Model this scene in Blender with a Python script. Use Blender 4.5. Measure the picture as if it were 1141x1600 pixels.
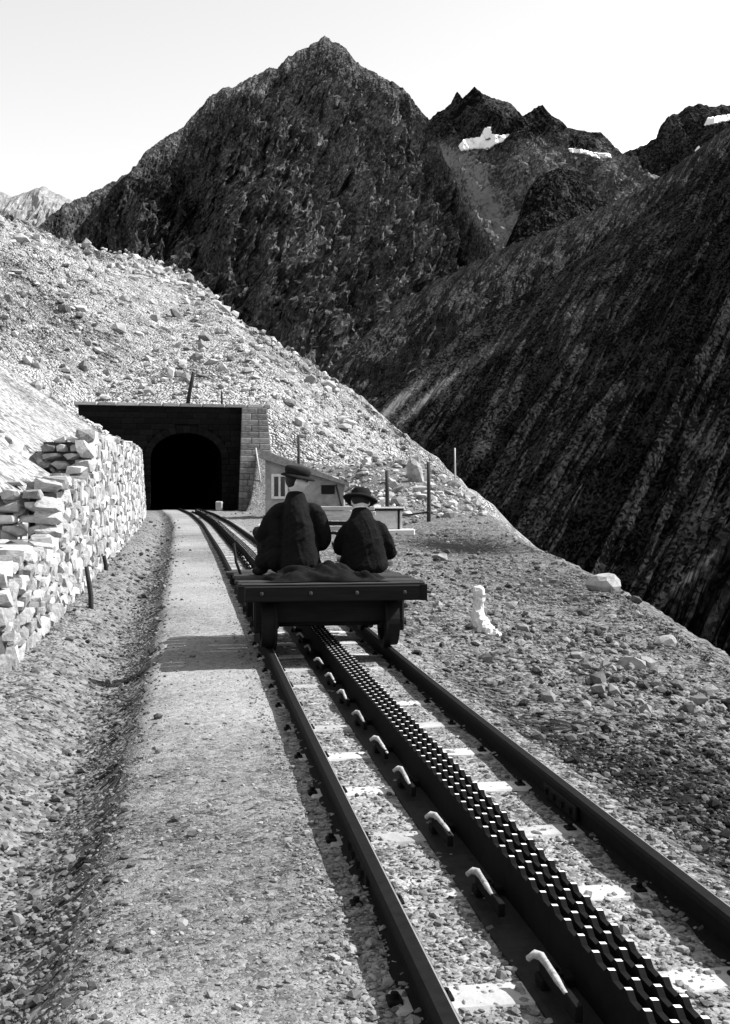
import bpy, bmesh, math, random
import numpy as np
from mathutils import Vector, Matrix
from mathutils.bvhtree import BVHTree

for o in list(bpy.data.objects):
    bpy.data.objects.remove(o)
S = bpy.context.scene
COL = S.collection
R = math.radians
F = 1750.0            # focal length of the photograph in its pixels
CAM_Z = 1.49

# ------------------------------------------------------------------ camera
cd = bpy.data.cameras.new('camera')
cam = bpy.data.objects.new('camera', cd)
COL.objects.link(cam)
cam.location = (0, 0, CAM_Z)
cam.rotation_euler = (R(90 - 0.655), 0, 0)
cd.sensor_fit = 'VERTICAL'
cd.sensor_height = 36.0
cd.lens = F / 1600 * 36.0
cd.clip_start = 0.1
cd.clip_end = 30000
S.camera = cam

# ------------------------------------------------------------------ sky and sun
SUN_EL, SUN_AZ = 47.0, 80.0          # azimuth measured from +Y towards +X
w = bpy.data.worlds.new('World')
S.world = w
w.use_nodes = True
nt = w.node_tree
nt.nodes.clear()
sky = nt.nodes.new('ShaderNodeTexSky')
sky.sky_type = 'NISHITA'
sky.sun_disc = False
sky.sun_elevation = R(SUN_EL)
sky.sun_rotation = R(SUN_AZ)
sky.altitude = 3000
sky.air_density = 1.6
sky.dust_density = 0.6
sky.ozone_density = 1.0
bw = nt.nodes.new('ShaderNodeSeparateColor')      # the old plate saw blue light only, so its sky is white
bg = nt.nodes.new('ShaderNodeBackground')
bg.inputs['Strength'].default_value = 0.108
wo = nt.nodes.new('ShaderNodeOutputWorld')
nt.links.new(sky.outputs['Color'], bw.inputs['Color'])
nt.links.new(bw.outputs['Blue'], bg.inputs['Color'])
nt.links.new(bg.outputs['Background'], wo.inputs['Surface'])

sd = bpy.data.lights.new('sun', 'SUN')
sd.energy = 5.0
sd.angle = R(0.5)
sd.color = (1.0, 1.0, 1.0)           # a black and white photograph
sun = bpy.data.objects.new('sun', sd)
COL.objects.link(sun)
sdir = Vector((math.sin(R(SUN_AZ)) * math.cos(R(SUN_EL)), math.cos(R(SUN_AZ)) * math.cos(R(SUN_EL)), math.sin(R(SUN_EL))))
sun.rotation_euler = sdir.to_track_quat('Z', 'Y').to_euler()
sun.location = (40, 0, 60)

S.view_settings.view_transform = 'Standard'
S.view_settings.look = 'None'
S.view_settings.gamma = 1.0
S.view_settings.use_curve_mapping = False
S.view_settings.exposure = 0.95

# ------------------------------------------------------------------ helpers
rng = np.random.default_rng(7)
random.seed(7)


def P(px, py, D):
    """world point on the sight line of a photograph pixel at distance D (used to take measurements off the photograph)"""
    return Vector(((px - 570.5) / F * D, D, CAM_Z + (780 - py) / F * D))


def tag(o, label=None, cat=None, group=None, kind=None):
    if label: o['label'] = label
    if cat: o['category'] = cat
    if group: o['group'] = group
    if kind: o['kind'] = kind
    return o


def link(name, me, mat=None, parent=None):
    o = bpy.data.objects.new(name, me)
    COL.objects.link(o)
    if mat is not None and me is not None and len(me.materials) == 0:
        me.materials.append(mat)
    if parent is not None:
        o.parent = parent
    return o


def empty(name, loc=(0, 0, 0), rz=0.0):
    o = bpy.data.objects.new(name, None)
    COL.objects.link(o)
    o.location = loc
    o.rotation_euler = (0, 0, rz)
    o.empty_display_size = 0.2
    return o


def np_mesh(name, verts, faces, smooth=False, attrs=None):
    verts = np.asarray(verts, dtype=np.float32)
    faces = np.asarray(faces, dtype=np.int32)
    n, k = faces.shape
    me = bpy.data.meshes.new(name)
    me.vertices.add(len(verts))
    me.vertices.foreach_set('co', verts.ravel())
    me.loops.add(n * k)
    me.loops.foreach_set('vertex_index', faces.ravel())
    me.polygons.add(n)
    me.polygons.foreach_set('loop_start', np.arange(0, n * k, k, dtype=np.int32))
    try:
        me.polygons.foreach_set('loop_total', np.full(n, k, dtype=np.int32))
    except Exception:
        pass
    me.polygons.foreach_set('use_smooth', np.full(n, smooth, dtype=bool))
    for key, arr in (attrs or {}).items():
        a = me.attributes.new(key, 'FLOAT', 'POINT')
        a.data.foreach_set('value', np.asarray(arr, dtype=np.float32).ravel())
    me.update()
    me.validate()
    return me


def bm_mesh(name, bm, smooth=False):
    me = bpy.data.meshes.new(name)
    bmesh.ops.recalc_face_normals(bm, faces=bm.faces[:])
    bm.to_mesh(me)
    bm.free()
    if smooth:
        me.polygons.foreach_set('use_smooth', [True] * len(me.polygons))
    return me


def add_box(bm, lo, hi, bevel=0.0, jitter=0.0):
    lo, hi = Vector(lo), Vector(hi)
    r = bmesh.ops.create_cube(bm, size=1.0)
    vs = r['verts']
    for v in vs:
        v.co = Vector(((lo[i] + hi[i]) / 2 + v.co[i] * (hi[i] - lo[i]) for i in range(3)))
        if jitter:
            v.co += Vector((random.uniform(-jitter, jitter) for _ in range(3)))
    if bevel:
        es = list({e for v in vs for e in v.link_edges})
        bmesh.ops.bevel(bm, geom=es, offset=bevel, segments=1, affect='EDGES', profile=0.5)
    return vs


def box_obj(name, lo, hi, mat, parent=None, bevel=0.01, jitter=0.0):
    bm = bmesh.new()
    add_box(bm, lo, hi, bevel, jitter)
    return link(name, bm_mesh(name, bm), mat, parent)


def add_tube(bm, pts, radii, seg=10, cap=True):
    rings = []
    pts = [Vector(p) for p in pts]
    for i, p in enumerate(pts):
        d = (pts[min(i + 1, len(pts) - 1)] - pts[max(i - 1, 0)]).normalized()
        a = Vector((0, 0, 1)) if abs(d.z) < 0.9 else Vector((1, 0, 0))
        u = d.cross(a).normalized()
        v = d.cross(u).normalized()
        r = radii[i] if hasattr(radii, '__len__') else radii
        rings.append([bm.verts.new(p + u * math.cos(t) * r + v * math.sin(t) * r)
                      for t in (2 * math.pi * k / seg for k in range(seg))])
    for a, b in zip(rings, rings[1:]):
        for k in range(seg):
            bm.faces.new((a[k], a[(k + 1) % seg], b[(k + 1) % seg], b[k]))
    if cap:
        bm.faces.new(rings[0][::-1])
        bm.faces.new(rings[-1])


def tube_obj(name, pts, radii, mat, parent=None, seg=10, smooth=True):
    bm = bmesh.new()
    add_tube(bm, pts, radii, seg)
    return link(name, bm_mesh(name, bm, smooth), mat, parent)


def add_lathe(bm, prof, seg=24, axis='z', close=True):
    """prof: list of (radius, height)"""
    rings = []
    for r, h in prof:
        ring = []
        for k in range(seg):
            t = 2 * math.pi * k / seg
            c, s_ = math.cos(t) * r, math.sin(t) * r
            ring.append(bm.verts.new((c, s_, h) if axis == 'z' else (h, c, s_)))
        rings.append(ring)
    for a, b in zip(rings, rings[1:]):
        for k in range(seg):
            bm.faces.new((a[k], a[(k + 1) % seg], b[(k + 1) % seg], b[k]))
    if close:
        bm.faces.new(rings[0][::-1])
        bm.faces.new(rings[-1])
    return rings


# --- numpy noise
def _hash(ix, iy, seed):
    n = (ix.astype(np.int64) * 374761393 + iy.astype(np.int64) * 668265263 + seed * 1442695041) & 0xffffffff
    n = ((n ^ (n >> 13)) * 1274126177) & 0xffffffff
    n = n ^ (n >> 16)
    return (n & 0xffffff) / float(0xffffff)


def vnoise(x, y, seed=0):
    x = np.asarray(x, float); y = np.asarray(y, float)
    ix, iy = np.floor(x), np.floor(y)
    fx, fy = x - ix, y - iy
    fx = fx * fx * fx * (fx * (fx * 6 - 15) + 10); fy = fy * fy * fy * (fy * (fy * 6 - 15) + 10)
    a = _hash(ix, iy, seed); b = _hash(ix + 1, iy, seed)
    c = _hash(ix, iy + 1, seed); d = _hash(ix + 1, iy + 1, seed)
    return ((a * (1 - fx) + b * fx) * (1 - fy) + (c * (1 - fx) + d * fx) * fy) * 2 - 1


def fbm(x, y, octv=5, seed=0, gain=0.5, lac=2.03):
    s = 0; a = 1.0; t = 0
    for i in range(octv):
        s = s + a * vnoise(x, y, seed + i * 17); t += a
        x = x * lac + 13.7; y = y * lac - 7.1; a *= gain
    return s / t


def ridged(x, y, octv=5, seed=0, gain=0.5, lac=2.07):
    s = 0; a = 1.0; t = 0
    for i in range(octv):
        n = 1 - np.abs(vnoise(x, y, seed + i * 31))
        s = s + a * n * n; t += a
        x = x * lac + 5.3; y = y * lac + 9.1; a *= gain
    return s / t


def sstep(a, b, x):
    t = np.clip((x - a) / (b - a), 0, 1)
    return t * t * (3 - 2 * t)


def smin(a, b, k):
    h = np.clip(0.5 + 0.5 * (b - a) / k, 0, 1)
    return b * (1 - h) + a * h - k * h * (1 - h)


# ------------------------------------------------------------------ materials (all greys: the photograph has no colour)
def g(v):
    return (v, v, v, 1)


class NT:
    def __init__(s, name):
        s.m = bpy.data.materials.new(name)
        s.m.use_nodes = True
        s.t = s.m.node_tree
        s.b = s.t.nodes['Principled BSDF']

    def n(s, typ, **kw):
        nd = s.t.nodes.new(typ)
        for k, v in kw.items():
            if k in nd.inputs:
                nd.inputs[k].default_value = v
            else:
                setattr(nd, k, v)
        return nd

    def l(s, a, b):
        s.t.links.new(a, b)

    def ramp(s, src, stops):
        r = s.n('ShaderNodeValToRGB')
        while len(r.color_ramp.elements) < len(stops):
            r.color_ramp.elements.new(0.5)
        for e, (p, v) in zip(r.color_ramp.elements, stops):
            e.position = p; e.color = g(v)
        s.l(src, r.inputs['Fac'])
        return r.outputs['Color']

    def math(s, op, a, b=None, c=None):
        m = s.n('ShaderNodeMath', operation=op)
        for i, v in enumerate((a, b, c)):
            if v is None: continue
            if isinstance(v, (int, float)): m.inputs[i].default_value = v
            else: s.l(v, m.inputs[i])
        return m.outputs[0]


ALB = 0.82          # the stone here is darker than limewash: one factor for all natural stone


def ground_mat(name, dark, light, cell=25.0, cell2=6.0, bump=0.02, spread=0.6, rough=0.95, attr='tone', fine=1.0, big=0.35, bigscale=0.4):
    dark, light = dark * ALB, light * ALB
    """stony ground: tone attribute picks dark or light stone, two sizes of stones as cells"""
    k = NT(name)
    tc = k.n('ShaderNodeTexCoord')
    at = k.n('ShaderNodeAttribute', attribute_name=attr)
    nz = k.n('ShaderNodeTexNoise', Scale=bigscale, Detail=6.0, Roughness=0.65)
    k.l(tc.outputs['Object'], nz.inputs['Vector'])
    t = k.math('MULTIPLY_ADD', k.math('SUBTRACT', nz.outputs['Fac'], 0.5), big * 2, at.outputs['Fac'])
    v1 = k.n('ShaderNodeTexVoronoi', Scale=cell)
    v2 = k.n('ShaderNodeTexVoronoi', Scale=cell2)
    wn = k.n('ShaderNodeTexNoise', Scale=cell * 0.4, Detail=3.0)
    k.l(tc.outputs['Object'], wn.inputs['Vector'])
    mx = k.n('ShaderNodeMix', data_type='VECTOR'); mx.inputs['Factor'].default_value = 0.06
    k.l(tc.outputs['Object'], mx.inputs[4]); k.l(wn.outputs['Color'], mx.inputs[5])
    for v in (v1, v2): k.l(mx.outputs[1], v.inputs['Vector'])
    b1 = k.n('ShaderNodeRGBToBW'); k.l(v1.outputs['Color'], b1.inputs[0])
    b2 = k.n('ShaderNodeRGBToBW'); k.l(v2.outputs['Color'], b2.inputs[0])
    t = k.math('MULTIPLY_ADD', k.math('SUBTRACT', b1.outputs[0], 0.5), spread * fine, t)
    t = k.math('MULTIPLY_ADD', k.math('SUBTRACT', b2.outputs[0], 0.5), spread * 0.7, t)
    c = k.ramp(t, [(0.0, dark), (0.5, dark * 0.45 + light * 0.55), (1.0, light)])
    k.l(c, k.b.inputs['Base Color'])
    k.b.inputs['Roughness'].default_value = rough
    k.b.inputs['Specular IOR Level'].default_value = 0.15
    h = k.math('ADD', k.math('MULTIPLY', v1.outputs['Distance'], -1.0 / cell * 18),
               k.math('MULTIPLY', v2.outputs['Distance'], -1.0 / cell2 * 9))
    bp = k.n('ShaderNodeBump', Strength=0.9, Distance=bump * 4)
    k.l(h, bp.inputs['Height'])
    k.l(bp.outputs['Normal'], k.b.inputs['Normal'])
    return k.m


PALE = {'whitewash', 'snow', 'skin', 'white_linen', 'lit_worn_tooth_tip', 'lit_bracket'}


def rock_mat(name, dark, light, scale=3.0, bump=0.05, rough=0.9, mid=0.5, contrast=0.25, rnd=0.3, vor=0.0, stretch=(1, 1, 1), attr=None):
    if name not in PALE: dark, light = dark * ALB, light * ALB
    k = NT(name)
    tc = k.n('ShaderNodeTexCoord')
    mp = k.n('ShaderNodeMapping'); mp.inputs['Scale'].default_value = stretch
    k.l(tc.outputs['Object'], mp.inputs['Vector'])
    n1 = k.n('ShaderNodeTexNoise', Scale=scale, Detail=9.0, Roughness=0.72)
    k.l(mp.outputs[0], n1.inputs['Vector'])
    t = n1.outputs['Fac']
    if rnd:
        oi = k.n('ShaderNodeObjectInfo')
        t = k.math('MULTIPLY_ADD', k.math('SUBTRACT', oi.outputs['Random'], 0.5), rnd, t)
    if attr:
        at = k.n('ShaderNodeAttribute', attribute_name=attr)
        t = k.math('MULTIPLY_ADD', k.math('SUBTRACT', at.outputs['Fac'], 0.5), 0.6, t)
    if vor:
        v = k.n('ShaderNodeTexVoronoi', Scale=vor)
        k.l(mp.outputs[0], v.inputs['Vector'])
        b = k.n('ShaderNodeRGBToBW'); k.l(v.outputs['Color'], b.inputs[0])
        t = k.math('MULTIPLY_ADD', k.math('SUBTRACT', b.outputs[0], 0.5), 0.5, t)
    c = k.ramp(t, [(max(0, mid - contrast), dark), (min(1, mid + contrast), light)])
    k.l(c, k.b.inputs['Base Color'])
    k.b.inputs['Roughness'].default_value = rough
    k.b.inputs['Specular IOR Level'].default_value = 0.15
    bp = k.n('ShaderNodeBump', Strength=0.8, Distance=bump)
    k.l(n1.outputs['Fac'], bp.inputs['Height'])
    k.l(bp.outputs['Normal'], k.b.inputs['Normal'])
    return k.m


def plain_mat(name, dark, light, scale=8.0, rough=0.7, metal=0.0, bump=0.003, spec=0.3, stretch=(1, 1, 1)):
    m = rock_mat(name, dark, light, scale, bump, rough, rnd=0.1, stretch=stretch)
    b = m.node_tree.nodes['Principled BSDF']
    b.inputs['Metallic'].default_value = metal
    b.inputs['Specular IOR Level'].default_value = spec
    return m


M = {}
M['path'] = ground_mat('path_grit', 0.025, 0.37, 75, 22, 0.006, 0.6, bigscale=0.9, big=0.35)
M['bed'] = ground_mat('trackbed_ballast', 0.03, 0.42, 45, 14, 0.010, 0.8, bigscale=1.5, big=0.3)
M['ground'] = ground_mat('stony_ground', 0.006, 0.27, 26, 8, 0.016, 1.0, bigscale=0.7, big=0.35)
M['hill'] = ground_mat('scree', 0.02, 0.70, 6.0, 1.6, 0.06, 0.8, bigscale=0.10, big=0.35)
M['gravel'] = rock_mat('gravel_stone', 0.010, 0.38, 6.0, 0.01, 0.95, 0.5, 0.42, 0.0, attr='tone')
M['scree_stone'] = rock_mat('scree_stone', 0.02, 0.56, 1.2, 0.06, 0.95, 0.5, 0.42, 0.0, attr='tone')
M['boulder'] = rock_mat('boulder_stone', 0.10, 0.50, 3.0, 0.03, 0.95, 0.5, 0.2, 0.2)
M['drystone'] = rock_mat('drystone', 0.13, 0.58, 5.0, 0.03, 0.95, 0.5, 0.26, 0.35, attr=None)
M['drystone_far'] = rock_mat('drystone_far', 0.13, 0.58, 5.0, 0.03, 0.95, 0.5, 0.26, 0.0, attr='tone')
M['core'] = rock_mat('wall_earth', 0.03, 0.12, 9.0, 0.05)
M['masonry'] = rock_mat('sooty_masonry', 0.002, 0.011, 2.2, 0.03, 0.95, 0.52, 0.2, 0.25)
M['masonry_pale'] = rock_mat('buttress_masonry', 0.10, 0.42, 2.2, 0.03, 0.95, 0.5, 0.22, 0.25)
M['coping'] = rock_mat('coping_stone', 0.22, 0.60, 2.5, 0.03, 0.95)
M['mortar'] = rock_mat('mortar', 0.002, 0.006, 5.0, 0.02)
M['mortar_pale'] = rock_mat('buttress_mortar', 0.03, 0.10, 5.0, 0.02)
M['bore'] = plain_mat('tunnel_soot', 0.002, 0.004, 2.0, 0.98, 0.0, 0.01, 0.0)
M['rail'] = plain_mat('rail_steel', 0.003, 0.012, 20, 0.8, 0.0, 0.001, 0.08)
M['rail_edge'] = plain_mat('rail_lit_edge', 0.18, 0.34, 30, 0.4, 0.2, 0.001, 0.5)  # sun glint along the rail head, painted as a paler edge
M['rack'] = plain_mat('rack_steel', 0.003, 0.012, 18, 0.85, 0.0, 0.001, 0.06)
M['tooth'] = plain_mat('lit_worn_tooth_tip', 0.55, 0.85, 30, 0.45, 0.0, 0.001, 0.5)  # worn steel, with the sunlit sparkle of the tips put into the colour
M['bracket'] = plain_mat('lit_bracket', 0.04, 0.55, 22, 0.7, 0.0, 0.003)  # pale tone stands for sunlight caught by the lugs
M['sleeper'] = rock_mat('dusty_sleeper', 0.25, 0.60, 5.0, 0.01, 0.9)
M['wood_dark'] = rock_mat('tarred_wood', 0.003, 0.016, 5.0, 0.006, 0.8, stretch=(0.6, 6, 6), rnd=0.2)
M['wood_edge'] = rock_mat('worn_plank', 0.006, 0.07, 5.0, 0.006, 0.8, stretch=(0.6, 6, 6), rnd=0.35)
M['wood_pale'] = rock_mat('bleached_timber', 0.25, 0.66, 4.0, 0.006, 0.85, stretch=(0.6, 6, 6), rnd=0.3)
M['pole'] = rock_mat('weathered_pole', 0.012, 0.06, 6.0, 0.01, 0.9, stretch=(4, 4, 0.6))
M['iron'] = plain_mat('cart_iron', 0.004, 0.015, 14, 0.75, 0.0, 0.002, 0.12)
M['coat'] = plain_mat('dark_wool', 0.004, 0.012, 9, 0.95, 0.0, 0.03, 0.1)
M['coat_two'] = plain_mat('black_wool', 0.004, 0.010, 9, 0.95, 0.0, 0.03, 0.1)
M['trousers'] = plain_mat('dark_trousers', 0.008, 0.02, 40, 0.95, 0.0, 0.002, 0.1)
M['felt'] = plain_mat('black_felt', 0.006, 0.018, 30, 0.95, 0.0, 0.002, 0.1)
M['rug'] = plain_mat('dark_rug', 0.002, 0.012, 14, 0.95, 0.0, 0.01, 0.1)
M['skin'] = plain_mat('skin', 0.50, 0.62, 10, 0.6, 0.0, 0.0005, 0.3)
M['linen'] = plain_mat('white_linen', 0.65, 0.8, 20, 0.9, 0.0, 0.001, 0.2)
M['hair'] = plain_mat('dark_hair', 0.008, 0.02, 60, 0.7, 0.0, 0.003, 0.3)
M['white'] = rock_mat('whitewash', 0.45, 0.72, 9.0, 0.006, 0.9, rnd=0.0)
M['plaster'] = rock_mat('hut_plaster', 0.14, 0.48, 1.3, 0.02, 0.95, rnd=0.1)
M['roof'] = rock_mat('hut_roof', 0.08, 0.34, 9.0, 0.02, 0.95)
M['glass'] = plain_mat('dark_glass', 0.006, 0.012, 3, 0.12, 0.0, 0.0, 0.5)
M['snow'] = rock_mat('snow', 0.80, 0.90, 0.01, 0.5, 0.9, rnd=0.0)

# mountain stone: scale is per metre
def mountain_mat(name, dark, light, s1, s2, mid=0.5, con=0.2, bump=8.0):
    dark, light = dark * 0.65, light * 0.65
    k = NT(name)
    tc = k.n('ShaderNodeTexCoord')
    at = k.n('ShaderNodeAttribute', attribute_name='tone')
    n1 = k.n('ShaderNodeTexNoise', Scale=s1, Detail=10.0, Roughness=0.78)
    k.l(tc.outputs['Object'], n1.inputs['Vector'])
    v = k.n('ShaderNodeTexVoronoi', Scale=s2)
    k.l(tc.outputs['Object'], v.inputs['Vector'])
    b = k.n('ShaderNodeRGBToBW'); k.l(v.outputs['Color'], b.inputs[0])
    t = k.math('MULTIPLY_ADD', k.math('SUBTRACT', b.outputs[0], 0.5), 0.42, n1.outputs['Fac'])
    t = k.math('ADD', t, k.math('SUBTRACT', at.outputs['Fac'], 0.5))
    c = k.ramp(t, [(mid - con, dark), (mid + con * 0.5, dark * 0.7 + light * 0.3), (mid + con * 1.6, light)])
    k.l(c, k.b.inputs['Base Color'])
    k.b.inputs['Roughness'].default_value = 1.0
    k.b.inputs['Specular IOR Level'].default_value = 0.0
    bp = k.n('ShaderNodeBump', Strength=1.0, Distance=bump)
    k.l(n1.outputs['Fac'], bp.inputs['Height'])
    k.l(bp.outputs['Normal'], k.b.inputs['Normal'])
    return k.m


M['mt_main'] = mountain_mat('peak_rock', 0.008, 0.38, 0.022, 0.28, bump=14)
M['mt_far'] = mountain_mat('far_peak_rock', 0.010, 0.36, 0.014, 0.18, bump=16)
M['mt_right'] = mountain_mat('right_slope_rock', 0.006, 0.26, 0.09, 1.6, mid=0.60, bump=2.2)
M['mt_near'] = mountain_mat('near_slope_rock', 0.005, 0.10, 0.10, 1.2, mid=0.58, bump=1.2)
M['mt_pale'] = mountain_mat('hazed_far_rock', 0.30, 0.75, 0.01, 0.06, bump=16)  # distance haze painted into the rock as a pale tone

# ------------------------------------------------------------------ the line of the railway and the shape of the ground
_yy = np.linspace(-12, 110, 1221)
_xc = np.interp(_yy, [-12, 5, 10, 23, 41.5, 54.7, 70, 85, 110], [2.98, 0.43, -0.32, -2.42, -5.50, -7.95, -11.1, -14.6, -20.5])
_zc = np.interp(_yy, [-12, 9, 23, 41, 55, 70, 110], [0.0, 0.0, 0.27, 0.49, 0.67, 0.80, 0.85])
_k = np.exp(-np.linspace(-2.2, 2.2, 81) ** 2); _k /= _k.sum()
_pad = lambda a: np.convolve(np.concatenate([np.full(40, a[0]) + (np.arange(-40, 0)) * (a[1] - a[0]), a,
                                            np.full(40, a[-1]) + np.arange(1, 41) * (a[-1] - a[-2])]), _k, 'valid')
_xc, _zc = _pad(_xc), _pad(_zc)


def xc(y): return np.interp(y, _yy, _xc)


def zc(y): return np.interp(y, _yy, _zc)


EDGE = np.array([(-12, 3.9, -.3), (6, 3.7, -.35), (11.6, 3.78, -.3), (21.4, 4.5, -.1), (37.6, 4.9, .2), (46, 4.8, .95), (60, 4.4, 2.2), (80, 3.2, 5.1),
                 (110, -.6, 10.3), (150, -7.8, 19.5), (220, -34, 40.5), (280, -75, 64.7), (330, -107, 86), (380, -150, 100)])
def xe(y): return np.interp(y, EDGE[:, 0], EDGE[:, 1])
def ze(y): return np.interp(y, EDGE[:, 0], EDGE[:, 2])


def wall_top(y):
    return np.where(y < 13.7, 0.92, np.where(y < 19.4, np.interp(y, [13.7, 19.4], [1.63, 1.88]), np.interp(y, [19.4, 60], [2.56, 3.96])))


WALL_U = -2.72
PORTAL_Y, PORTAL_X, PORTAL_YAW = 70.0, -11.15, R(12)


def terrain(x, y):
    u = x - xc(y)
    r = zc(y)
    # bench on the valley side
    xs = np.interp(y, [-12, 30, 40, 55, 70, 90], [0, 0, 0, 0, 0, 0]) + np.where(y < 40, xc(y) + 1.2, np.interp(y, [40, 55, 70, 90], [xc(40.) + 1.2, -3.2, -5.6, -6.0]))
    wdt = np.maximum(xe(y) - xs, 2.0)
    zb = r + (ze(y) - r) * sstep(0, 1, (x - xs) / np.minimum(wdt, 6.0))
    # hollow with a dark patch beyond the cart
    zb = zb - 0.18 * np.exp(-((x - 2.9) / 1.6) ** 2 - ((y - 34) / 4.0) ** 2)
    # low mound on the near right
    zb = zb + 0.16 * np.exp(-((x - 2.55) / 0.55) ** 2 - ((y - 9.9) / 0.8) ** 2)
    # ballast shoulder and drain on the hill side
    shoulder = -0.05 * sstep(0.75, 1.15, u) * sstep(40, 20, y)
    gully = -0.16 * np.exp(-((u + 1.95) / 0.28) ** 2) - 0.05 * sstep(-1.5, -1.75, u) + 0.10 * sstep(-2.1, -2.8, u)
    front = np.where(u > 0.7, zb + shoulder, r + gully * sstep(70, 50, y)) + 0.035 * sstep(-1.7, -1.5, u) * sstep(1.15, 0.8, u)
    # slope behind and above the wall
    fill = wall_top(y) - np.interp(y, [13.7, 19.3, 19.5, 36], [0.1, 0.1, 0.62, 0.10])
    scree = fill + 0.66 * np.maximum(0, -u - 3.35)
    z = np.where(u < -3.2, scree, front)
    # above and behind the portal
    pl = -17.9; pr = -6.6
    behind = 7.25 + 0.36 * (y - 72.5) - 0.55 * np.maximum(0, x - pr) + 0.62 * np.maximum(0, pl - x)
    cf = ze(y) + 0 * x
    behind = np.maximum(behind, np.where(x > pr, cf, -50))
    inpx = (x > pl + 0.6) & (x < pr - 0.3)
    px_, py_ = x - PORTAL_X, y - PORTAL_Y
    depth = py_ * math.cos(PORTAL_YAW) - px_ * math.sin(PORTAL_YAW)       # behind the portal face
    bl = np.where(inpx, np.where(depth > 1.25, 1.0, 0.0), sstep(64, 74, y))
    z = z * (1 - bl) + behind * bl
    plane = 5.1 - 0.57 * (x - 3.2) + 0.101 * (y - 80)
    plane = plane - 0.24 * np.maximum(0, -x - 0.2 * y) + 0.016 * y * np.exp(-((x + 0.155 * y) / (0.05 * np.maximum(y, 5))) ** 2)
    z = np.where((y > 40) | (u < -3.2), smin(z, np.where((u > -3.2) & (y < 60), 99, plane), 0.6), z)
    # beyond the edge the ground falls into the valley
    over = np.maximum(0, x - xe(y))
    z = np.where(x > xe(y), ze(y) - 0.35 * np.minimum(over, 1.0) - 0.85 * np.maximum(over - 0.6, 0), z)
    return z


def terrain_rough(x, y, z):
    u = x - xc(y)
    hill = np.clip(np.where((u < -3.3) | (y > 73), 1.0, 0), 0, 1)
    right = sstep(1.0, 1.8, u) * (1 - hill)
    left = sstep(-1.55, -1.8, u) * (1 - hill)
    dist = np.maximum(y, 1)
    n1 = fbm(x * 0.9, y * 0.9, 5, 3)
    n2 = fbm(x * 5, y * 5, 3, 11)
    n3 = fbm(x * 0.12, y * 0.12, 4, 23)
    # runnels down the scree: long across the contour
    q = (x * 0.15 + y * 0.99)
    run = ridged(q * 0.09 + n3 * 0.6, x * 0.015, 4, 41) - 0.5
    z = z + right * (0.07 * n1 + 0.035 * n2 + 0.05 * n3) + left * (0.05 * n1 + 0.025 * n2)
    z = z + (1 - hill) * (1 - right) * (1 - left) * (0.008 * n2 + 0.006 * n1)
    amp = np.clip((np.abs(u) - 3.3) / 6, 0, 1) * np.clip(y / 60, 0.25, 3.0)
    pr = np.clip(np.hypot(x - PORTAL_X, (y - 74)) / 9 - 0.6, 0.1, 1)
    z = z + hill * amp * pr * (1.1 * run + 0.7 * n3 + 0.35 * n1 + 0.12 * n2)
    return z


def terrain_z(x, y):
    x = np.asarray(x, float); y = np.asarray(y, float)
    return terrain_rough(x, y, terrain(x, y))


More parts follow.
